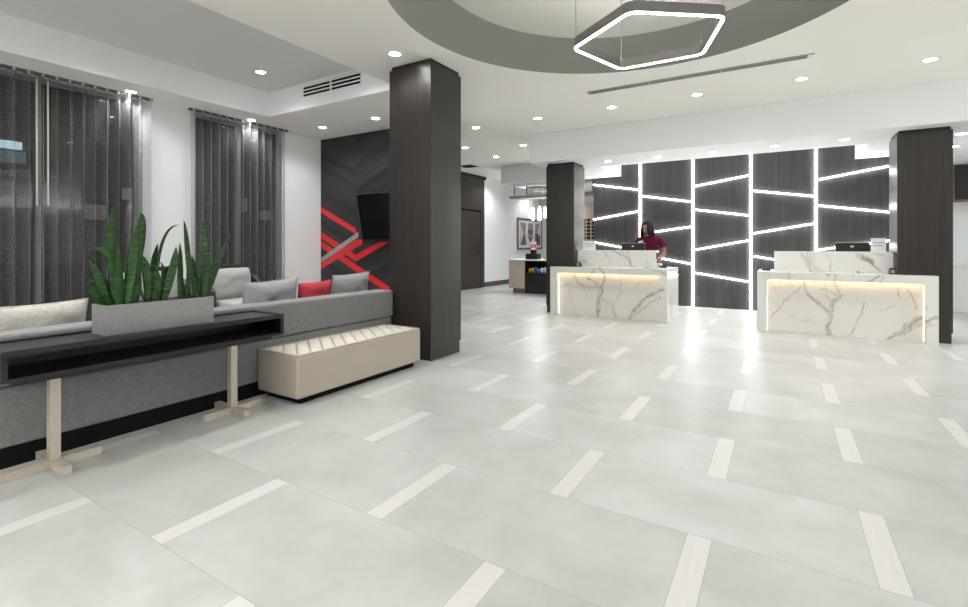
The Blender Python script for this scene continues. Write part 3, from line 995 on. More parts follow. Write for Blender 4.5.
def pillow_outline(w, h, pinch=0.055, n=14):
    pts = []
    for k in range(4 * n):
        e, f = divmod(k, n)
        a = 2 * f / n - 1
        u, v = [(a, -1), (1, a), (-a, 1), (-1, -a)][e]
        pts.append(((u * (1 - pinch * (1 - v * v) * u * u)) * w / 2, 0.0, (v * (1 - pinch * (1 - u * u) * v * v)) * h / 2))
    return pts

def cushion(y0, y1, ztop, h, th, mat, label, x=-4.02, lean=0.22, turn=0.0, roll=0.0, seed=0):
    w = y1 - y0
    o = obj('cushion', pillow_bm(w, h, th, seed), mat, smooth=True)
    o.rotation_euler = (lean, roll, PI / 2 + turn)
    o.rotation_mode = 'XYZ'
    o.location = (x, (y0 + y1) / 2, ztop - h / 2)
    pts = pillow_outline(w, h)
    bm = bmesh.new()
    add_tube(bm, pts + pts[:2], 0.0045, 6, False)
    obj('piping', bm, mat, o, smooth=True, local=True)
    return tag(o, label, 'cushion', 'cushions along the sofa back')
cushion(2.54, 3.12, 0.925, 0.40, 0.15, GREYCUSH, 'wide plain grey cushion beside the red one on the sofa back', -4.08, 0.20, 0.0, -0.05, 4)
cushion(3.125, 3.545, 0.872, 0.34, 0.12, REDCUSH, 'red patterned cushion on the sofa back', -4.09, 0.16, 0.05, -0.03, 2)
cushion(3.555, 4.065, 0.935, 0.40, 0.15, GREYCUSH, 'plain grey cushion at the sofa end near the column', -4.08, 0.20, -0.05, -0.04, 9)
cushion(0.955, 1.415, 0.878, 0.36, 0.15, CREAM, 'cream velvet cushion behind the console table beside the planter', -4.06, 0.2, 0.0, -0.03, 12)
cushion(0.42, 0.945, 0.945, 0.42, 0.15, GREYCUSH, 'grey cushion cut by the picture edge beside the cream one', -4.10, 0.2, 0.1, 0.0, 14)

# ------------------------------------------------------------------ armchairs by the window
def armchair(loc, rz, label):
    t = thing('armchair', label, 'armchair', loc, rz, 'pale grey armchairs with dark frames')
    # local: faces +x
    for x in (-0.28, 0.32):
        for y in (-0.33, 0.33):
            obj('leg', box(x - 0.02, x + 0.02, y - 0.02, y + 0.02, 0, 0.36), BLACK, t, local=True, bevel=0.004)
    for sg in (-1, 1):
        a, b = sorted((sg * 0.345, sg * 0.415))
        obj('armrest', prism([(-0.38, 0.36), (0.02, 0.36), (-0.02, 0.66), (-0.20, 0.80), (-0.38, 0.86)], 'y', a, b), BLACK, t, local=True, bevel=0.015)
    obj('seat', box(-0.26, 0.38, -0.30, 0.30, 0.34, 0.52), CHAIRFAB, t, local=True, bevel=0.04, segs=3)
    bm = pillow_bm(0.62, 0.42, 0.24, 3, 16, -0.06)
    bmesh.ops.rotate(bm, verts=bm.verts, cent=(0, 0, 0), matrix=Matrix.Rotation(PI / 2, 3, 'Z') @ Matrix.Rotation(0.0, 3, 'X'))
    bmesh.ops.translate(bm, verts=bm.verts, vec=(-0.235, 0, 0.71))
    obj('back_cushion', bm, CHAIRFAB, t, local=True, smooth=True)
    bm = bmesh.new()
    add_box(bm, -0.38, -0.35, -0.345, 0.345, 0.34, 0.975)
    obj('back_frame', bm, BLACK, t, local=True, bevel=0.015)
    return t
armchair((-6.20, 3.86, 0), 0.10, 'pale grey armchair with dark frame in front of the narrow curtain')
armchair((-6.25, 2.90, 0), 0.05, 'pale grey armchair half hidden behind the planter leaves')

# ------------------------------------------------------------------ bench
t = thing('bench', 'cream leather bench with diamond quilted top before the column', 'bench', (-3.42, 3.17, 0))
X0, X1, Y0, Y1 = -3.676, -3.165, 2.43, 3.925
obj('plinth', box(X0 + 0.05, X1 - 0.05, Y0 + 0.06, Y1 - 0.06, 0, 0.052), BLACKMAT, t)
obj('body', box(X0, X1, Y0, Y1, 0.05, 0.385), LEATHER, t, bevel=0.022, segs=3)
bm = bmesh.new()
nx, ny = 48, 140
g = []
for i in range(nx + 1):
    r = []
    for j in range(ny + 1):
        x, y = X0 + 0.012 + (X1 - X0 - 0.024) * i / nx, Y0 + 0.012 + (Y1 - Y0 - 0.024) * j / ny
        a = abs(math.sin(PI * ((x - X0) / 0.1703 + (y - Y0) / 0.1246)))
        b = abs(math.sin(PI * ((x - X0) / 0.1703 - (y - Y0) / 0.1246)))
        e = min(1.0, min(i, nx - i) / 4, min(j, ny - j) / 4)
        r.append(bm.verts.new((x, y, 0.378 + 0.017 * (min(a, b) ** 0.5) * e)))
    g.append(r)
for i in range(nx):
    for j in range(ny):
        bm.faces.new([g[i][j], g[i + 1][j], g[i + 1][j + 1], g[i][j + 1]])
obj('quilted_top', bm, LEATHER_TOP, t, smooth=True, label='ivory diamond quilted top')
loop = [(X0 + 0.012, Y0 + 0.012, 0.386), (X1 - 0.012, Y0 + 0.012, 0.386), (X1 - 0.012, Y1 - 0.012, 0.386), (X0 + 0.012, Y1 - 0.012, 0.386)]
bm = bmesh.new()
for a, b in zip(loop, loop[1:] + loop[:1]):
    add_tube(bm, [a, b], 0.006, 8)
obj('piping', bm, LEATHER, t, smooth=True)

# ------------------------------------------------------------------ console table
t = thing('console_table', 'long dark wood console table on two pale metal T legs', 'console table', (-3.48, 1.6, 0))
CX0, CX1, CY0, CY1 = -3.672, -3.283, 0.795, 2.395
bm = bmesh.new()
add_box(bm, CX0, CX1, CY0, CY1, 0.682, 0.703)
add_box(bm, CX1 - 0.018, CX1, CY0, CY1, 0.703, 0.714)
add_box(bm, CX0, CX0 + 0.018, CY0, CY1, 0.703, 0.714)
add_box(bm, CX0 + 0.018, CX1 - 0.018, CY0, CY0 + 0.018, 0.703, 0.714)
add_box(bm, CX0 + 0.018, CX1 - 0.018, CY1 - 0.018, CY1, 0.703, 0.714)
obj('tray_top', bm, ESPRESSO, t)
for y in (CY0, CY1 - 0.028):
    obj('side_panel', box(CX0, CX1, y, y + 0.028, 0.556, 0.682), ESPRESSO, t)
obj('back_panel', box(CX0, CX0 + 0.02, CY0 + 0.028, CY1 - 0.028, 0.572, 0.682), ESPRESSO, t)
obj('shelf', box(CX0, CX1, CY0 + 0.028, CY1 - 0.028, 0.552, 0.572), ESPRESSO, t)
obj('under_rail', box(CX0 + 0.05, CX1 - 0.03, CY0 + 0.06, CY1 - 0.085, 0.528, 0.552), ESPRESSO, t)
for y in (1.062, 2.102):
    obj('post', box(-3.507, -3.457, y - 0.025, y + 0.025, 0.047, 0.528), LEGMETAL, t, bevel=0.003)
    bm = bmesh.new()
    add_box(bm, -3.507, -3.457, y - 0.215, y + 0.215, 0.002, 0.047)
    add_box(bm, -3.457, -3.300, y - 0.022, y + 0.022, 0.002, 0.047)
    add_box(bm, -3.681, -3.507, y - 0.022, y + 0.022, 0.002, 0.047)
    obj('cross_foot', bm, LEGMETAL, t)
    obj('top_plate', box(-3.53, -3.435, y - 0.05, y + 0.05, 0.518, 0.529), LEGMETAL, t)

# ------------------------------------------------------------------ planter and snake plants
t = thing('planter', 'long rectangular silver grey planter box on the console table', 'planter', (-3.49, 1.62, 0.704))
PX0, PX1, PY0, PY1, PZ0, PZ1 = -3.600, -3.412, 1.280, 1.922, 0.704, 0.884
bm = bmesh.new()
w = 0.008
add_box(bm, PX0, PX1, PY0, PY1, PZ0, PZ0 + 0.01)
add_box(bm, PX0, PX0 + w, PY0, PY1, PZ0 + 0.01, PZ1)
add_box(bm, PX1 - w, PX1, PY0, PY1, PZ0 + 0.01, PZ1)
add_box(bm, PX0 + w, PX1 - w, PY0, PY0 + w, PZ0 + 0.01, PZ1)
add_box(bm, PX0 + w, PX1 - w, PY1 - w, PY1, PZ0 + 0.01, PZ1)
obj('box', bm, PLANTER, t)
obj('soil', box(PX0 + w, PX1 - w, PY0 + w, PY1 - w, PZ0 + 0.01, PZ1 - 0.022), SOIL, t)

def leaf(bm, bx, by, mx, my, mz, tx, ty, tz, w, z0=0.855, n=16, twist=0.0):
    b, m_, e = Vector((bx, by, z0)), Vector((mx, my, mz)), Vector((tx, ty, tz))
    c = 2 * m_ - 0.5 * (b + e)
    rings = []
    for i in range(n + 1):
        s = i / n
        p = b * (1 - s) ** 2 + c * 2 * s * (1 - s) + e * s * s
        d = (2 * (1 - s) * (c - b) + 2 * s * (e - c)).normalized()
        face = Vector((math.cos(twist + s * 0.7), math.sin(twist + s * 0.7), 0))
        side = d.cross(face).normalized()
        nrm = side.cross(d).normalized()
        hw = w / 2 * (0.62 + 0.55 * math.sin(min(1, s * 1.5) * PI / 2)) * max(0.02, (1 - s ** 3.2)) ** 0.7 * 0.92
        th = 0.0045 * (1 - 0.6 * s)
        fold = hw * 0.28
        sec = [(-1, fold), (-0.5, fold * 0.3 + th), (0, th), (0.5, fold * 0.3 + th), (1, fold), (0.5, fold * 0.3 - th), (0, -th), (-0.5, fold * 0.3 - th)]
        rings.append([bm.verts.new(p + side * (a * hw) + nrm * q) for a, q in sec])
    for r0, r1 in zip(rings, rings[1:]):
        for k in range(8):
            bm.faces.new([r0[k], r0[(k + 1) % 8], r1[(k + 1) % 8], r1[k]])
    bm.faces.new(rings[0][::-1])
    bm.faces.new(rings[-1])

LEAVES = [
 [(1.472, 1.416, 1.213, 1.424, 1.536, 0.046), (1.5, 1.57, 1.279, 1.562, 1.462, 0.059), (1.449, 1.405, 1.161, 1.32, 1.201, 0.039), (1.421, 1.351, 1.011, 1.307, 1.145, 0.059), (1.405, 1.345, 0.948, 1.315, 1.025, 0.078), (1.483, 1.523, 1.132, 1.541, 1.378, 0.059), (1.455, 1.444, 1.05, 1.449, 1.258, 0.052), (1.517, 1.547, 0.958, 1.57, 1.016, 0.033), (1.494, 1.5, 1.067, 1.506, 1.212, 0.059), (1.438, 1.421, 1.006, 1.416, 1.135, 0.052)],
 [(1.618, 1.612, 1.075, 1.555, 1.185, 0.059), (1.612, 1.57, 0.976, 1.535, 1.105, 0.02), (1.662, 1.674, 1.107, 1.668, 1.252, 0.052), (1.7, 1.751, 1.069, 1.797, 1.231, 0.052), (1.674, 1.712, 1.245, 1.795, 1.387, 0.02), (1.719, 1.725, 1.0, 1.725, 1.126, 0.065), (1.681, 1.674, 0.969, 1.674, 1.086, 0.059), (1.732, 1.745, 0.985, 1.751, 1.104, 0.052)],
 [(1.886, 1.858, 1.209, 1.833, 1.419, 0.039), (1.838, 1.831, 1.065, 1.828, 1.259, 0.039), (1.865, 1.872, 0.991, 1.872, 1.122, 0.059), (1.907, 1.921, 0.988, 1.928, 1.12, 0.059), (1.972, 1.979, 1.148, 1.954, 1.441, 0.059), (2.015, 2.091, 1.115, 2.174, 1.346, 0.039), (2.001, 2.016, 1.072, 2.016, 1.283, 0.059), (2.02, 2.045, 1.018, 2.055, 1.146, 0.052), (1.936, 1.914, 1.025, 1.9, 1.172, 0.046), (1.986, 1.994, 1.021, 1.994, 1.208, 0.059)]]
LAB = ['tall snake plant with spreading glossy leaves at the near planter end', 'middle snake plant with few leaves in the planter', 'banded snake plant with upright leaves at the far planter end']
for k, ls in enumerate(LEAVES):
    rnd = random.Random(k + 20)
    bm = bmesh.new()
    y0, y1 = ((1.33, 1.47), (1.55, 1.68), (1.74, 1.88))[k]
    for q in range((2, 1, 6)[k]):
        by = rnd.uniform(y0, y1)
        bx = -3.505 + rnd.uniform(-0.06, 0.06)
        h = rnd.uniform(0.13, 0.30)
        ty, tx = by + rnd.uniform(-0.05, 0.05), bx + rnd.uniform(-0.04, 0.04)
        leaf(bm, bx, by, (bx + tx) / 2, (by + ty) / 2 + rnd.uniform(-0.012, 0.012), 0.855 + h * 0.5, tx, ty, 0.855 + h, rnd.uniform(0.035, 0.055), twist=rnd.uniform(-1.0, 0.2))
    for q, (by, my, mz, ty, tz, w) in enumerate(ls):
        k2 = 0.951
        by, my, ty, w = by * k2, my * k2, ty * k2, w * 0.98
        by = min(max(by, PY0 + 0.03), PY1 - 0.03)
        mz, tz = CAM_H - (CAM_H - mz) * k2, CAM_H - (CAM_H - tz) * k2
        bx = -3.492 + rnd.uniform(-0.045, 0.045)
        mx = bx + rnd.uniform(-0.02, 0.03)
        tx = bx + rnd.uniform(-0.03, 0.05)
        leaf(bm, bx, by, mx, my, mz, tx, ty, tz, w, twist=rnd.uniform(-0.85, 0.0))
    bmesh.ops.recalc_face_normals(bm, faces=bm.faces)
    o = obj('snake_plant', bm, (LEAF_A, LEAF_B, LEAF_C)[k], smooth=True)
    tag(o, LAB[k], 'plant', 'snake plants in the planter')

# ------------------------------------------------------------------ television
t = thing('television', 'black flat television mounted tilted on the chevron wall', 'television', (-5.55, 6.085, 1.73))
bm = box(-0.70, 0.70, -0.025, 0.025, -0.40, 0.40)
o = obj('housing', bm, BLACK, t, local=True, bevel=0.005)
o.rotation_euler = (0.19, 0, 0.0)
s = obj('screen', box(-0.685, 0.685, -0.028, -0.0255, -0.385, 0.385), SCREEN, o, local=True)
obj('wall_bracket', box(-0.2, 0.2, 0.03, 0.178, -0.15, 0.15), BLACK, t, local=True)

# ------------------------------------------------------------------ reception desks
def desk(x0, x1, y0, mat, label, body, panel, side_led):
    t = thing('reception_desk', label, 'reception desk', ((x0 + x1) / 2, y0, 0), group='marble reception desks')
    zt, zb, lw, dp = 0.857, 0.750, 0.122, 0.175
    bm = prism([(x0, 0), (x0 + lw, 0), (x0 + lw, zb), (x1 - lw, zb), (x1 - lw, 0), (x1, 0), (x1, zt), (x0, zt)], 'y', y0, y0 + dp)
    obj('waterfall_frame', bm, mat, t)
    obj('front_panel', box(x0 + lw, x1 - lw, y0 + 0.135, y0 + dp - 0.004, 0, zb), mat, t)
    obj('led_light', box(x0 + lw + 0.02, x1 - lw - 0.02, y0 + 0.085, y0 + 0.105, zb - 0.006, zb - 0.0005), LEDWARM, t, label='warm white LED strip')
    for x in (x0 + lw + 0.0005, x1 - lw - 0.0065):
        obj('led_light', box(x, x + 0.006, y0 + 0.085, y0 + 0.105, 0.02, zb - 0.02), emit_side, t, label='warm white LED strip')
    bx0, bx1, by1 = body
    obj('body', box(bx0, bx1, y0 + dp, by1, 0.0, zt - 0.105), mat, t)
    obj('worktop', box(bx0, bx1, y0 + dp, by1, zt - 0.075, zt), mat, t)
    sx = bx1 if side_led > 0 else bx0
    obj('shadow_gap', box(bx0 + 0.02, bx1 - 0.02, y0 + dp, by1 - 0.02, zt - 0.105, zt - 0.075), LEDSIDE, t, label='glowing gap under the worktop')
    px0, px1 = panel
    obj('transaction_panel', box(px0, px1, y0 + 0.36, y0 + 0.40, zt, 1.152), mat, t)
    obj('ledge', box(px0, px1, y0 + 0.40, y0 + 0.62, 1.112, 1.152), mat, t)
    return t
emit_side = emit('led_warm_side', (1.0, 0.80, 0.55), 1.3)
LEDSIDE = emit('led_white_side', (1.0, 0.98, 0.94), 2.5)
DY = 8.055
desk(-3.535, -1.532, DY, MARBLE_A, 'white veined marble reception desk with the person behind it', (-3.155, -1.532, 9.02), (-3.150, -1.782), 1)
desk(-0.292, 1.668, DY, MARBLE_B, 'white veined marble reception desk left unattended by a column', (-0.292, 1.295, 9.02), (-0.085, 1.285), -1)

# ------------------------------------------------------------------ things on the desks
def monitor(x, y, w, label, rz):
    t = thing('monitor', label, 'monitor', (x, y, 0.8585), rz, 'monitors on the reception desks')
    obj('stand', box(-0.025, 0.025, 0.02, 0.05, 0.0, 0.30), BLACK, t, local=True)
    obj('base', box(-0.11, 0.11, -0.05, 0.13, 0.0, 0.012), BLACK, t, local=True, bevel=0.003)
    h = obj('housing', box(-w / 2, w / 2, -0.018, 0.018, 0.10, 0.420), BLACK, t, local=True, bevel=0.008)
    obj('bezel', box(-w / 2, w / 2, 0.012, 0.022, 0.098, 0.425), SILVER, h, local=True)
    lg = lathe([(0.0, 0.0), (0.018, 0.0)], 20)
    bmesh.ops.scale(lg, vec=(1.2, 0.8, 1), verts=lg.verts)
    bmesh.ops.rotate(lg, verts=lg.verts, cent=(0, 0, 0), matrix=Matrix.Rotation(PI / 2, 3, 'X'))
    bmesh.ops.translate(lg, verts=lg.verts, vec=(0, -0.0195, 0.365))
    obj('logo', lg, SILVER, h, local=True)
    return t
monitor(-2.265, 8.83, 0.415, 'black monitor back in front of the person', 0.0)
monitor(0.885, 8.83, 0.40, 'black monitor back above the unattended desk panel', 0.0)

def sign(x, y, w, h, label):
    t = thing('sign_holder', label, 'sign', (x, y, 1.1535), 0, 'white sign holders on the desk ledges')
    obj('card', box(-w / 2, w / 2, -0.004, 0.004, 0.0, h), PAPER, t, local=True, bevel=0.003)
    obj('foot', box(-w / 2, w / 2, -0.04, 0.04, 0.0, 0.006), PAPER, t, local=True)
    for k, (a, b) in enumerate(((-0.36, 0.36), (-0.30, 0.30))):
        bm = bmesh.new()
        rnd = random.Random(k + int(x * 10))
        q = a * w
        while q < b * w:
            l = rnd.uniform(0.012, 0.03)
            add_box(bm, q, min(q + l, b * w), -0.0050, -0.0042, h * (0.62 - 0.22 * k), h * (0.62 - 0.22 * k) + 0.016)
            q += l + 0.008
        obj('grey_line', bm, GREYINK, t, local=True)
sign(-2.985, 8.56, 0.24, 0.17, 'low white sign on the ledge beside the left desk column')
sign(1.150, 8.56, 0.165, 0.185, 'white card sign beside the monitor on the unattended desk')

def dish(x, y, label):
    t = thing('dish', label, 'dish', (x, y, 0.8585), 0, 'black dishes on the desk ends')
    bm = lathe([(0.0, 0.004), (0.05, 0.003), (0.058, 0.0), (0.075, 0.028), (0.071, 0.030), (0.052, 0.008), (0.0, 0.008)], 24)
    obj('bowl', bm, BLACK, t, local=True, smooth=True)
    return t
dish(-1.72, 8.72, 'black dish on the desk end under the person hand')
dish(-0.19, 8.64, 'black dish with white mints on the unattended desk end')
for k, (dx, dy) in enumerate(((-0.03, -0.02), (0.02, -0.035), (0.0, 0.02), (0.04, 0.015), (-0.025, 0.03))):
    bm = bmesh.new()
    bmesh.ops.create_uvsphere(bm, u_segments=10, v_segments=6, radius=0.013)
    bmesh.ops.scale(bm, vec=(1.2, 1.0, 0.8), verts=bm.verts)
    o = obj('mint', bm, PAPER, smooth=True)
    o.location = (-0.19 + dx, 8.64 + dy, 0.857 + 0.019)
    tag(o, 'small white mint in the black dish on the unattended desk', 'mint', 'mints in the black dish')

t = thing('card_printer', 'small white card printer on the desk beside the person', 'printer', (-1.86, 8.84, 0.8585))
obj('case', box(-0.085, 0.085, -0.06, 0.06, 0.0, 0.062), PAPER, t, local=True, bevel=0.01)
obj('slot', box(-0.05, 0.05, -0.062, -0.058, 0.035, 0.043), GREYINK, t, local=True)
for x, lab in ((-3.10, 'small black card terminal beside the left desk column'), (1.262, 'small black card terminal beside the right desk column')):
    t = thing('card_terminal', lab, 'card terminal', (x, 8.345, 0.8585), 0, 'card terminals at the columns')
    obj('case', prism([(-0.05, 0), (0.05, 0), (0.05, 0.05), (-0.05, 0.085)], 'x', -0.03, 0.03), BLACK, t, local=True, bevel=0.004)
    obj('keypad', box(-0.022, 0.022, -0.0525, -0.0495, 0.015, 0.06), GREYINK, t, local=True)

# ------------------------------------------------------------------ person
SKIN = plain('brown_skin', (0.235, 0.115, 0.072), 0.5)
SHIRT = plain('plum_shirt', (0.092, 0.005, 0.028), 0.85, bump=0.3, bscale=40, spec=0.15)
TROUSER = plain('black_trousers', (0.012, 0.012, 0.014), 0.85)
HAIR = plain('black_hair', (0.008, 0.006, 0.006), 0.6, bump=0.8, bscale=60, spec=0.25)

def skin_mesh(verts, edges, radii, root, levels=2):
    me = bpy.data.meshes.new('tmp')
    me.from_pydata([Vector(v) for v in verts], edges, [])
    o = bpy.data.objects.new('tmp', me)
    COL.objects.link(o)
    o.modifiers.new('skin', 'SKIN').use_smooth_shade = True
    for i, r in enumerate(radii):
        sv = me.skin_vertices[0].data[i]
        sv.radius = r if isinstance(r, tuple) else (r, r)
        sv.use_root = (i == root)
    s = o.modifiers.new('sub', 'SUBSURF')
    s.levels = s.render_levels = levels
    dg = bpy.context.evaluated_depsgraph_get()
    dg.update()
    out = bmesh.new()
    ev = o.evaluated_get(dg)
    out.from_mesh(ev.to_mesh())
    ev.to_mesh_clear()
    bpy.data.objects.remove(o)
    return out

V, Ed, R = [], [], []
def jv(p, r, link=None):
    V.append(p); R.append(r)
    if link is not None:
        Ed.append((link, len(V) - 1))
    return len(V) - 1
# faces -y, x to the viewer's right
pel = jv((0.03, 0.02, 0.94), (0.150, 0.105))
sp = jv((0.035, 0.0, 1.08), (0.130, 0.098), pel)
ch = jv((0.045, -0.03, 1.23), (0.142, 0.105), sp)
nb = jv((0.035, -0.045, 1.345), (0.085, 0.070), ch)
nk = jv((0.018, -0.065, 1.415), 0.052, nb)
hd = jv((0.005, -0.085, 1.50), 0.062, nk)
def arm(sh, el, wr, pm, sgn):
    s = jv(sh, 0.062, nb)
    e0 = jv(tuple(Vector(sh).lerp(Vector(el), 0.5)), 0.052, s)
    e = jv(el, 0.042, e0)
    w = jv(wr, 0.028, e)
    p = jv(pm, (0.036, 0.018), w)
    d = (Vector(pm) - Vector(wr)).normalized()
    sd = d.cross(Vector((0, 0, 1))).normalized()
    for k, ln in enumerate((0.070, 0.080, 0.075, 0.058)):
        b = Vector(pm) + sd * (k - 1.5) * 0.020
        a = jv(tuple(b + d * 0.03), 0.010, p)
        c = jv(tuple(b + d * (0.03 + ln * 0.5) - Vector((0, 0, 0.010))), 0.009, a)
        jv(tuple(b + d * (0.03 + ln * 0.85) - Vector((0, 0, 0.035))), 0.008, c)
    tb = jv(tuple(Vector(pm) - d * 0.02 + sd * (-0.04) * sgn), 0.011, p)
    jv(tuple(Vector(pm) + d * 0.02 + sd * (-0.062) * sgn - Vector((0, 0, 0.015))), 0.009, tb)
    return s, e0
arm((-0.165, -0.025, 1.325), (-0.235, -0.12, 1.09), (-0.14, -0.22, 1.00), (-0.12, -0.265, 0.975), 1)
arm((0.235, -0.020, 1.325), (0.300, -0.045, 1.10), (0.275, -0.27, 1.025), (0.270, -0.335, 0.99), -1)
for sx in (-0.08, 0.14):
    hp = jv((sx, 0.02, 0.87), 0.095, pel)
    kn = jv((sx, 0.01, 0.49), 0.062, hp)
    an = jv((sx, 0.04, 0.085), 0.040, kn)
    jv((sx, -0.11, 0.035), 0.032, an)
body = skin_mesh(V, Ed, R, pel)
# head with face
hb = bmesh.new()
bmesh.ops.create_uvsphere(hb, u_segments=32, v_segments=24, radius=1.0)
for v in hb.verts:
    x, y, z = v.co
    jaw = 1.0 - 0.26 * max(0.0, -z) ** 1.3
    fx, fy, fz = x * 0.072 * jaw, y * 0.092 * (1 - 0.10 * max(0, -z)), z * 0.112
    if y < -0.2:
        n1 = math.exp(-((x / 0.14) ** 2 + ((z + 0.12) / 0.20) ** 2))
        fy -= 0.020 * n1
        for ex in (-0.42, 0.42):
            fy += 0.012 * math.exp(-(((x - ex) / 0.2) ** 2 + ((z - 0.06) / 0.12) ** 2))
        fy -= 0.008 * math.exp(-((x / 0.28) ** 2 + ((z + 0.48) / 0.10) ** 2))
        fy -= 0.006 * math.exp(-((x / 0.3) ** 2 + ((z + 0.86) / 0.14) ** 2))
    v.co = (fx, fy, fz)
HM = Matrix.Translation((0.0, -0.105, 1.545)) @ Matrix.Rotation(math.radians(-18), 4, 'Z') @ Matrix.Rotation(math.radians(16), 4, 'X')
for ex in (-0.072, 0.072):
    eb = bmesh.ops.create_uvsphere(hb, u_segments=10, v_segments=8, radius=0.016)
    bmesh.ops.scale(hb, vec=(0.45, 0.8, 1.4), verts=eb['verts'])
    bmesh.ops.translate(hb, verts=eb['verts'], vec=(ex, 0.005, -0.005))
for (cx_, cy_, cz_, sx_, sy_, sz_) in ((0, -0.088, -0.004, 0.0085, 0.014, 0.030), (0, -0.101, -0.026, 0.0125, 0.013, 0.012), (-0.012, -0.093, -0.029, 0.009, 0.010, 0.009), (0.012, -0.093, -0.029, 0.009, 0.010, 0.009), (0, -0.080, 0.024, 0.040, 0.010, 0.007)):
    nb_ = bmesh.ops.create_uvsphere(hb, u_segments=14, v_segments=10, radius=1.0)
    bmesh.ops.scale(hb, vec=(sx_, sy_, sz_), verts=nb_['verts'])
    bmesh.ops.translate(hb, verts=nb_['verts'], vec=(cx_, cy_, cz_))
hb.transform(HM)
tmp = bpy.data.meshes.new('tmp')
hb.to_mesh(tmp)
hb.free()
body.from_mesh(tmp)
PLOC = (-2.10, 9.26, 0)
pers = thing('person', 'person in plum short-sleeved top standing behind the marble desk', 'person', PLOC)
obj('body', body, SKIN, pers, local=True, smooth=True)
# face details
fb = bmesh.new()
for ex in (-0.030, 0.030):
    r = bmesh.ops.create_uvsphere(fb, u_segments=10, v_segments=8, radius=0.0105)
    bmesh.ops.scale(fb, vec=(1.2, 0.6, 0.75), verts=r['verts'])
    bmesh.ops.translate(fb, verts=r['verts'], vec=(ex, -0.076, 0.007))
fb.transform(HM)
obj('eyes', fb, plain('dark_eyes', (0.05, 0.035, 0.03), 0.2), pers, local=True, smooth=True)
fb = bmesh.new()
r = bmesh.ops.create_uvsphere(fb, u_segments=14, v_segments=8, radius=0.022)
bmesh.ops.scale(fb, vec=(1.1, 0.4, 0.36), verts=r['verts'])
bmesh.ops.translate(fb, verts=r['verts'], vec=(0, -0.083, -0.056))
fb.transform(HM)
obj('lips', fb, plain('lips', (0.30, 0.09, 0.08), 0.4), pers, local=True, smooth=True)
# hair: a cap and long loose curls
hb = bmesh.new()
r = bmesh.ops.create_uvsphere(hb, u_segments=28, v_segments=20, radius=1.0)
kill = []
for v in hb.verts:
    x, y, z = v.co
    v.co = (x * 0.084, y * 0.102 + 0.010, z * 0.122 + 0.008)
    if y < -0.40 and z < 0.55:
        kill.append(v)
bmesh.ops.delete(hb, geom=kill, context='VERTS')
rnd = random.Random(5)
for k in range(150):
    a = math.radians(rnd.uniform(-90 + 44, 270 - 44))
    ca, sa = math.cos(a), math.sin(a)
    front = max(0.0, -sa)
    drop = rnd.uniform(0.07, 0.20) * (1.0 - 0.25 * front)
    amp, tw0 = rnd.uniform(0.006, 0.012), rnd.uniform(0, 6)
    pts, rr = [], []
    for q in range(11):
        f = q / 10
        if f < 0.5:
            ph = math.radians(8 + 82 * f / 0.5)
            rad, z = math.sin(ph), math.cos(ph) * 0.130 + 0.006
        else:
            g = (f - 0.5) / 0.5
            rad, z = 1.0 + 0.14 * math.sin(g * 2.2), 0.006 - drop * g
        wob = amp * min(1.0, f * 2)
        pts.append((rad * 0.092 * ca + wob * math.cos(11 * f + tw0), rad * 0.108 * sa + 0.012 + wob * math.sin(11 * f + tw0), z + 0.4 * wob * math.sin(9 * f + tw0)))
        rr.append(0.0125 * (1 - 0.45 * max(0.0, f - 0.5) * 2))
    add_tube(hb, pts, rr, 6)
HH = Matrix.Translation((0.0, -0.105, 1.545)) @ Matrix.Rotation(math.radians(-18), 4, 'Z') @ Matrix.Rotation(math.radians(8), 4, 'X')
hb.transform(HH)
obj('hair', hb, HAIR, pers, local=True, smooth=True)
# shirt
V, Ed, R = [], [], []
p00 = jv((0.03, 0.02, 0.80), (0.178, 0.135))
p0 = jv((0.03, 0.02, 0.92), (0.172, 0.130), p00)
p1 = jv((0.035, 0.0, 1.08), (0.155, 0.120), p0)
p2 = jv((0.045, -0.035, 1.23), (0.178, 0.150), p1)
p3 = jv((0.035, -0.045, 1.335), (0.118, 0.102), p2)
p4 = jv((0.028, -0.05, 1.375), (0.068, 0.060), p3)
for sh, el in (((-0.165, -0.025, 1.325), (-0.235, -0.12, 1.09)), ((0.235, -0.020, 1.325), (0.300, -0.045, 1.10))):
    s = jv(sh, 0.082, p3)
    m1 = jv(tuple(Vector(sh).lerp(Vector(el), 0.35)), 0.074, s)
    jv(tuple(Vector(sh).lerp(Vector(el), 0.66)), 0.068, m1)
obj('shirt', skin_mesh(V, Ed, R, 0), SHIRT, pers, local=True, smooth=True, label='plum short-sleeved top')
V, Ed, R = [], [], []
tb = bmesh.new()
for sx in (-0.08, 0.14):
    add_tube(tb, [(sx * 0.6 + 0.012, 0.02, 0.96), (sx * 0.9 + 0.003, 0.02, 0.84), (sx, 0.015, 0.70), (sx, 0.01, 0.49), (sx, 0.03, 0.28), (sx, 0.04, 0.06)], [0.128, 0.122, 0.108, 0.083, 0.076, 0.074], 20)
obj('trousers', tb, TROUSER, pers, local=True, smooth=True)
bm = bmesh.new()
for sx in (-0.08, 0.14):
    r = bmesh.ops.create_uvsphere(bm, u_segments=14, v_segments=10, radius=1.0)
    bmesh.ops.scale(bm, vec=(0.050, 0.135, 0.045), verts=r['verts'])
    bmesh.ops.translate(bm, verts=r['verts'], vec=(sx, -0.05, 0.045))
obj('shoes', bm, BLACK, pers, local=True, smooth=True)
bm = box(-0.042, 0.042, -0.004, 0.004, -0.014, 0.014)
bmesh.ops.rotate(bm, verts=bm.verts, cent=(0, 0, 0), matrix=Matrix.Rotation(math.radians(-12), 3, 'Y'))
bmesh.ops.translate(bm, verts=bm.verts, vec=(-0.085, -0.190, 1.305))
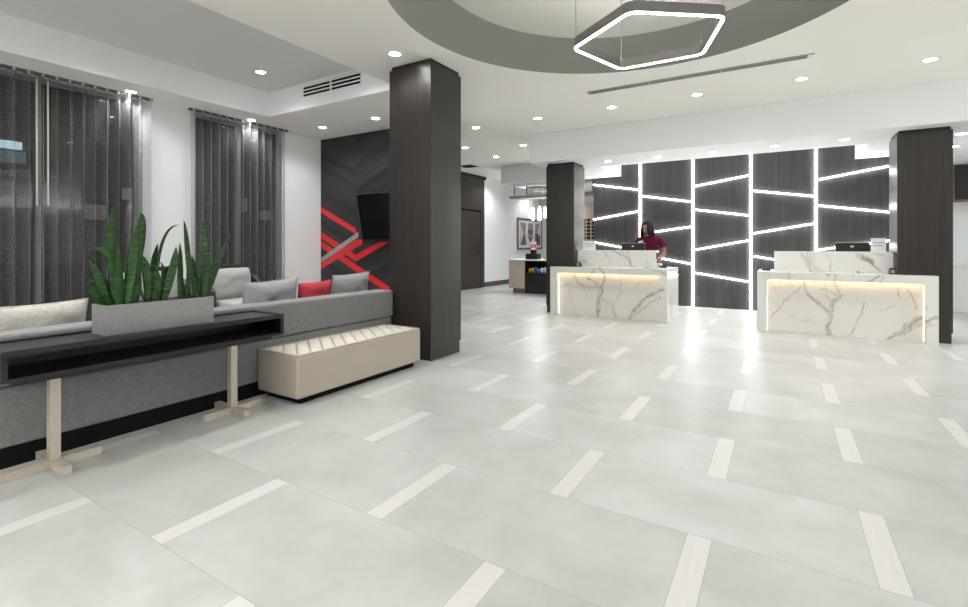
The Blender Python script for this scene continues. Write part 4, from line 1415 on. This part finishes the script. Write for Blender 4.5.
obj('name_tag', bm, PAPER, pers, local=True, label='white name tag')

# ------------------------------------------------------------------ snack bar behind
t = thing('snack_counter', 'snack counter with pale wood side and black open shelf', 'counter', (-5.5, 11.2, 0))
SY = 11.20
obj('plinth', box(-5.98, -5.62, SY + 0.03, SY + 0.7, 0, 0.12), BROWNWOOD, t)
obj('wood_front', box(-6.09, -5.625, SY, SY + 0.75, 0.12, 0.845), LIGHTWOOD, t, label='pale wood front')
bm = bmesh.new()
add_box(bm, -5.62, -4.2, SY + 0.45, SY + 0.75, 0.0, 0.845)
add_box(bm, -5.62, -5.60, SY, SY + 0.45, 0.0, 0.845)
add_box(bm, -5.60, -4.2, SY, SY + 0.45, 0.0, 0.52)
add_box(bm, -5.60, -4.2, SY, SY + 0.45, 0.825, 0.845)
obj('cooler', bm, BLACK, t, label='black open display section')
obj('worktop', box(-6.11, -4.2, SY - 0.02, SY + 0.77, 0.845, 0.872), TRIMW, t)
cols = [(0.62, 0.47, 0.05), (0.60, 0.48, 0.10), (0.05, 0.22, 0.50), (0.10, 0.30, 0.55), (0.70, 0.70, 0.70), (0.65, 0.62, 0.6), (0.80, 0.28, 0.02), (0.85, 0.33, 0.03), (0.6, 0.1, 0.08), (0.75, 0.6, 0.1)]
nm = ['yellow', 'mustard yellow', 'blue', 'pale blue', 'white', 'cream', 'orange', 'bright orange', 'red', 'golden']
for k, c in enumerate(cols):
    x = -5.555 + k * 0.085
    bm = bmesh.new()
    h = 0.12 + 0.02 * (k % 3)
    add_box(bm, x, x + 0.07, SY + 0.08, SY + 0.12, 0.521, 0.521 + h)
    bmesh.ops.bevel(bm, geom=bm.edges[:], offset=0.012, segments=2, affect='EDGES')
    o = obj('snack_packet', bm, plain('packet_' + nm[k].replace(' ', '_'), c, 0.35), smooth=True)
    tag(o, '%s snack packet on the open shelf of the black counter' % nm[k], 'snack packet', 'snack packets on the open shelf')
t = thing('drink_dispenser', 'black countertop dispenser with a round red and white top', 'dispenser', (-5.58, SY + 0.25, 0.872))
obj('base_box', box(-5.66, -5.33, SY + 0.12, SY + 0.36, 0.872, 1.02), BLACK, t, bevel=0.006)
obj('neck', box(-5.54, -5.42, SY + 0.16, SY + 0.28, 1.02, 1.12), BLACK, t)
bm = lathe([(0, 1.12), (0.075, 1.12), (0.075, 1.30), (0.06, 1.32), (0, 1.32)], 24, -5.48, SY + 0.22)
obj('canister', bm, PAPER, t, smooth=False)
bm = lathe([(0.0765, 1.17), (0.0765, 1.26)], 24, -5.48, SY + 0.22)
obj('red_band', bm, plain('coral_red', (0.75, 0.16, 0.08), 0.5), t)
t = thing('display_box', 'cream and black display box with yellow packets on the snack counter', 'display box', (-5.02, SY + 0.3, 0.872))
obj('tray', box(-5.16, -4.86, SY + 0.15, SY + 0.40, 0.872, 1.01), plain('yellow_green_pack', (0.62, 0.58, 0.12), 0.5), t)
obj('back_card', box(-5.12, -4.88, SY + 0.36, SY + 0.40, 1.01, 1.30), PAPER, t)
obj('lid', box(-5.14, -4.86, SY + 0.34, SY + 0.42, 1.30, 1.325), BLACK, t)

# hanging shelf and pendant cluster
t = thing('hanging_shelf', 'pale wood shelf hung on rods over the snack counter', 'shelf', (-4.9, 11.3, 2.45))
obj('board', box(-6.03, -3.62, 11.12, 11.50, 2.44, 2.515), plain('pale_shelf', (0.42, 0.40, 0.35), 0.5), t)
for x in (-5.98, -5.62, -5.0, -4.4, -3.85):
    obj('rod', box(x - 0.012, x + 0.012, 11.29, 11.314, 2.515, 2.791), GREYSLOT, t)
t = thing('pendant_cluster', 'cluster of small glowing white pendants on a round dark plate', 'pendant light', (-5.56, 11.85, 2.79))
obj('ceiling_plate', lathe([(0, 2.74), (0.29, 2.74), (0.29, 2.789), (0, 2.789)], 32, -5.56, 11.85), GREYSLOT, t)
for k in range(7):
    a = 2 * PI * k / 7
    x, y = -5.56 + 0.21 * math.cos(a), 11.85 + 0.21 * math.sin(a)
    z = 2.15 - 0.07 * (k % 3)
    cd = obj('cord', tube([(x, y, 2.74), (x, y, z + 0.12)], 0.006, 6), GREYSLOT, t)
    obj('shade', lathe([(0.016, z + 0.12), (0.036, z + 0.09), (0.045, z), (0.042, z - 0.10), (0, z - 0.11)], 16, x, y), PENDGLASS, cd, smooth=True)
l = bpy.data.lights.new('pendant_lamp', 'POINT')
l.energy, l.color, l.shadow_soft_size = 18, WARM, 0.2
o = bpy.data.objects.new('pendant_lamp', l)
COL.objects.link(o)
o.location = (-5.56, 11.85, 1.75)

# bottle rack seen between column and dark wall
t = thing('bottle_rack', 'tall bottle rack with dark pigeonholes behind the dark wall end', 'rack', (-4.35, 12.4, 0))
obj('cabinet', box(-4.75, -3.9, 12.55, 12.85, 0, 2.35), plain('rack_white', (0.34, 0.25, 0.19), 0.5), t)
bm = bmesh.new()
for i in range(6):
    for j in range(9):
        add_box(bm, -4.70 + i * 0.13, -4.61 + i * 0.13, 12.545, 12.56, 1.12 + j * 0.095, 1.19 + j * 0.095)
obj('pigeonholes', bm, BLACKMAT, t)
obj('side_post', box(-3.92, -3.86, 12.5, 12.9, 0, 2.35), BROWNWOOD, t)

# framed art on the far side wall
t = thing('framed_art', 'framed abstract print of plum and grey shapes on white wall', 'picture', (XL, 15.3, 1.63))
py0, py1, pz0, pz1 = 14.35, 16.28, 1.09, 2.16
bm = bmesh.new()
add_box(bm, XL, XL + 0.04, py0, py1, pz0, pz0 + 0.06)
add_box(bm, XL, XL + 0.04, py0, py1, pz1 - 0.06, pz1)
add_box(bm, XL, XL + 0.04, py0, py0 + 0.06, pz0 + 0.06, pz1 - 0.06)
add_box(bm, XL, XL + 0.04, py1 - 0.06, py1, pz0 + 0.06, pz1 - 0.06)
obj('frame', bm, plain('grey_brown_frame', (0.16, 0.14, 0.125), 0.5), t)
obj('mat_board', box(XL, XL + 0.02, py0 + 0.06, py1 - 0.06, pz0 + 0.06, pz1 - 0.06), plain('warm_white_paper', (0.78, 0.76, 0.74), 0.8), t)
PLUM, GRY, DGR, PINK = plain('plum_ink', (0.24, 0.12, 0.14), 0.8), plain('warm_grey_ink', (0.30, 0.29, 0.29), 0.8), plain('dark_green_grey_ink', (0.10, 0.115, 0.115), 0.8), plain('pale_pink_ink', (0.66, 0.58, 0.57), 0.8)
def art(pts, mat):
    obj('shape', prism([(py0 + a * (py1 - py0), pz0 + b * (pz1 - pz0)) for a, b in pts], 'x', XL + 0.0201, XL + 0.0225), mat, t)
art([(0.08, 0.86), (0.34, 0.86), (0.30, 0.50), (0.24, 0.50)], GRY)
art([(0.24, 0.50), (0.30, 0.50), (0.34, 0.14), (0.11, 0.14)], PLUM)
art([(0.08, 0.80), (0.22, 0.50), (0.10, 0.18), (0.08, 0.18)], PINK)
art([(0.40, 0.86), (0.62, 0.86), (0.62, 0.74), (0.51, 0.66), (0.40, 0.74)], GRY)
art([(0.42, 0.72), (0.51, 0.64), (0.60, 0.72), (0.62, 0.54), (0.51, 0.42), (0.40, 0.54)], PLUM)
art([(0.40, 0.50), (0.51, 0.38), (0.62, 0.50), (0.60, 0.40), (0.51, 0.20), (0.42, 0.40)], DGR)
art([(0.71, 0.86), (0.92, 0.86), (0.80, 0.58), (0.71, 0.50)], GRY)
art([(0.71, 0.50), (0.79, 0.56), (0.93, 0.42), (0.92, 0.14), (0.71, 0.14)], DGR)
art([(0.93, 0.80), (0.82, 0.57), (0.94, 0.46)], PINK)

# ------------------------------------------------------------------ far right alcove
t = thing('bar_counter', 'white marble fronted counter past the unattended desk column', 'counter', (3.6, 12.3, 0))
obj('front', box(2.2, XR - 0.01, 12.25, 12.58, 0, 0.86), MARBLE_B, t)
obj('worktop', box(2.18, XR - 0.01, 12.22, 12.60, 0.86, 0.885), TRIMW, t)
struct('wall_alcove', box(1.572, XR, 12.62, 12.77, 0, HS), WHITE, 'white wall above the marble counter past the column')
struct('wall_return', box(1.45, 1.572, BY + 0.15, 12.62, 0, HS), WHITE, 'white return wall behind the dark panels')
t = thing('wall_cabinet', 'brown wood wall cabinet above the marble counter', 'cabinet', (3.3, 12.4, 2.1))
obj('carcass', box(2.45, 4.4, 12.25, 12.60, 2.06, HS - 0.002), BROWNWOOD, t)
for a in (2.90, 3.42, 3.94):
    obj('door', box(a - 0.14 if a < 3 else a, a + 0.44, 12.235, 12.25, 2.09, HS - 0.03), DARKEDGE, t)
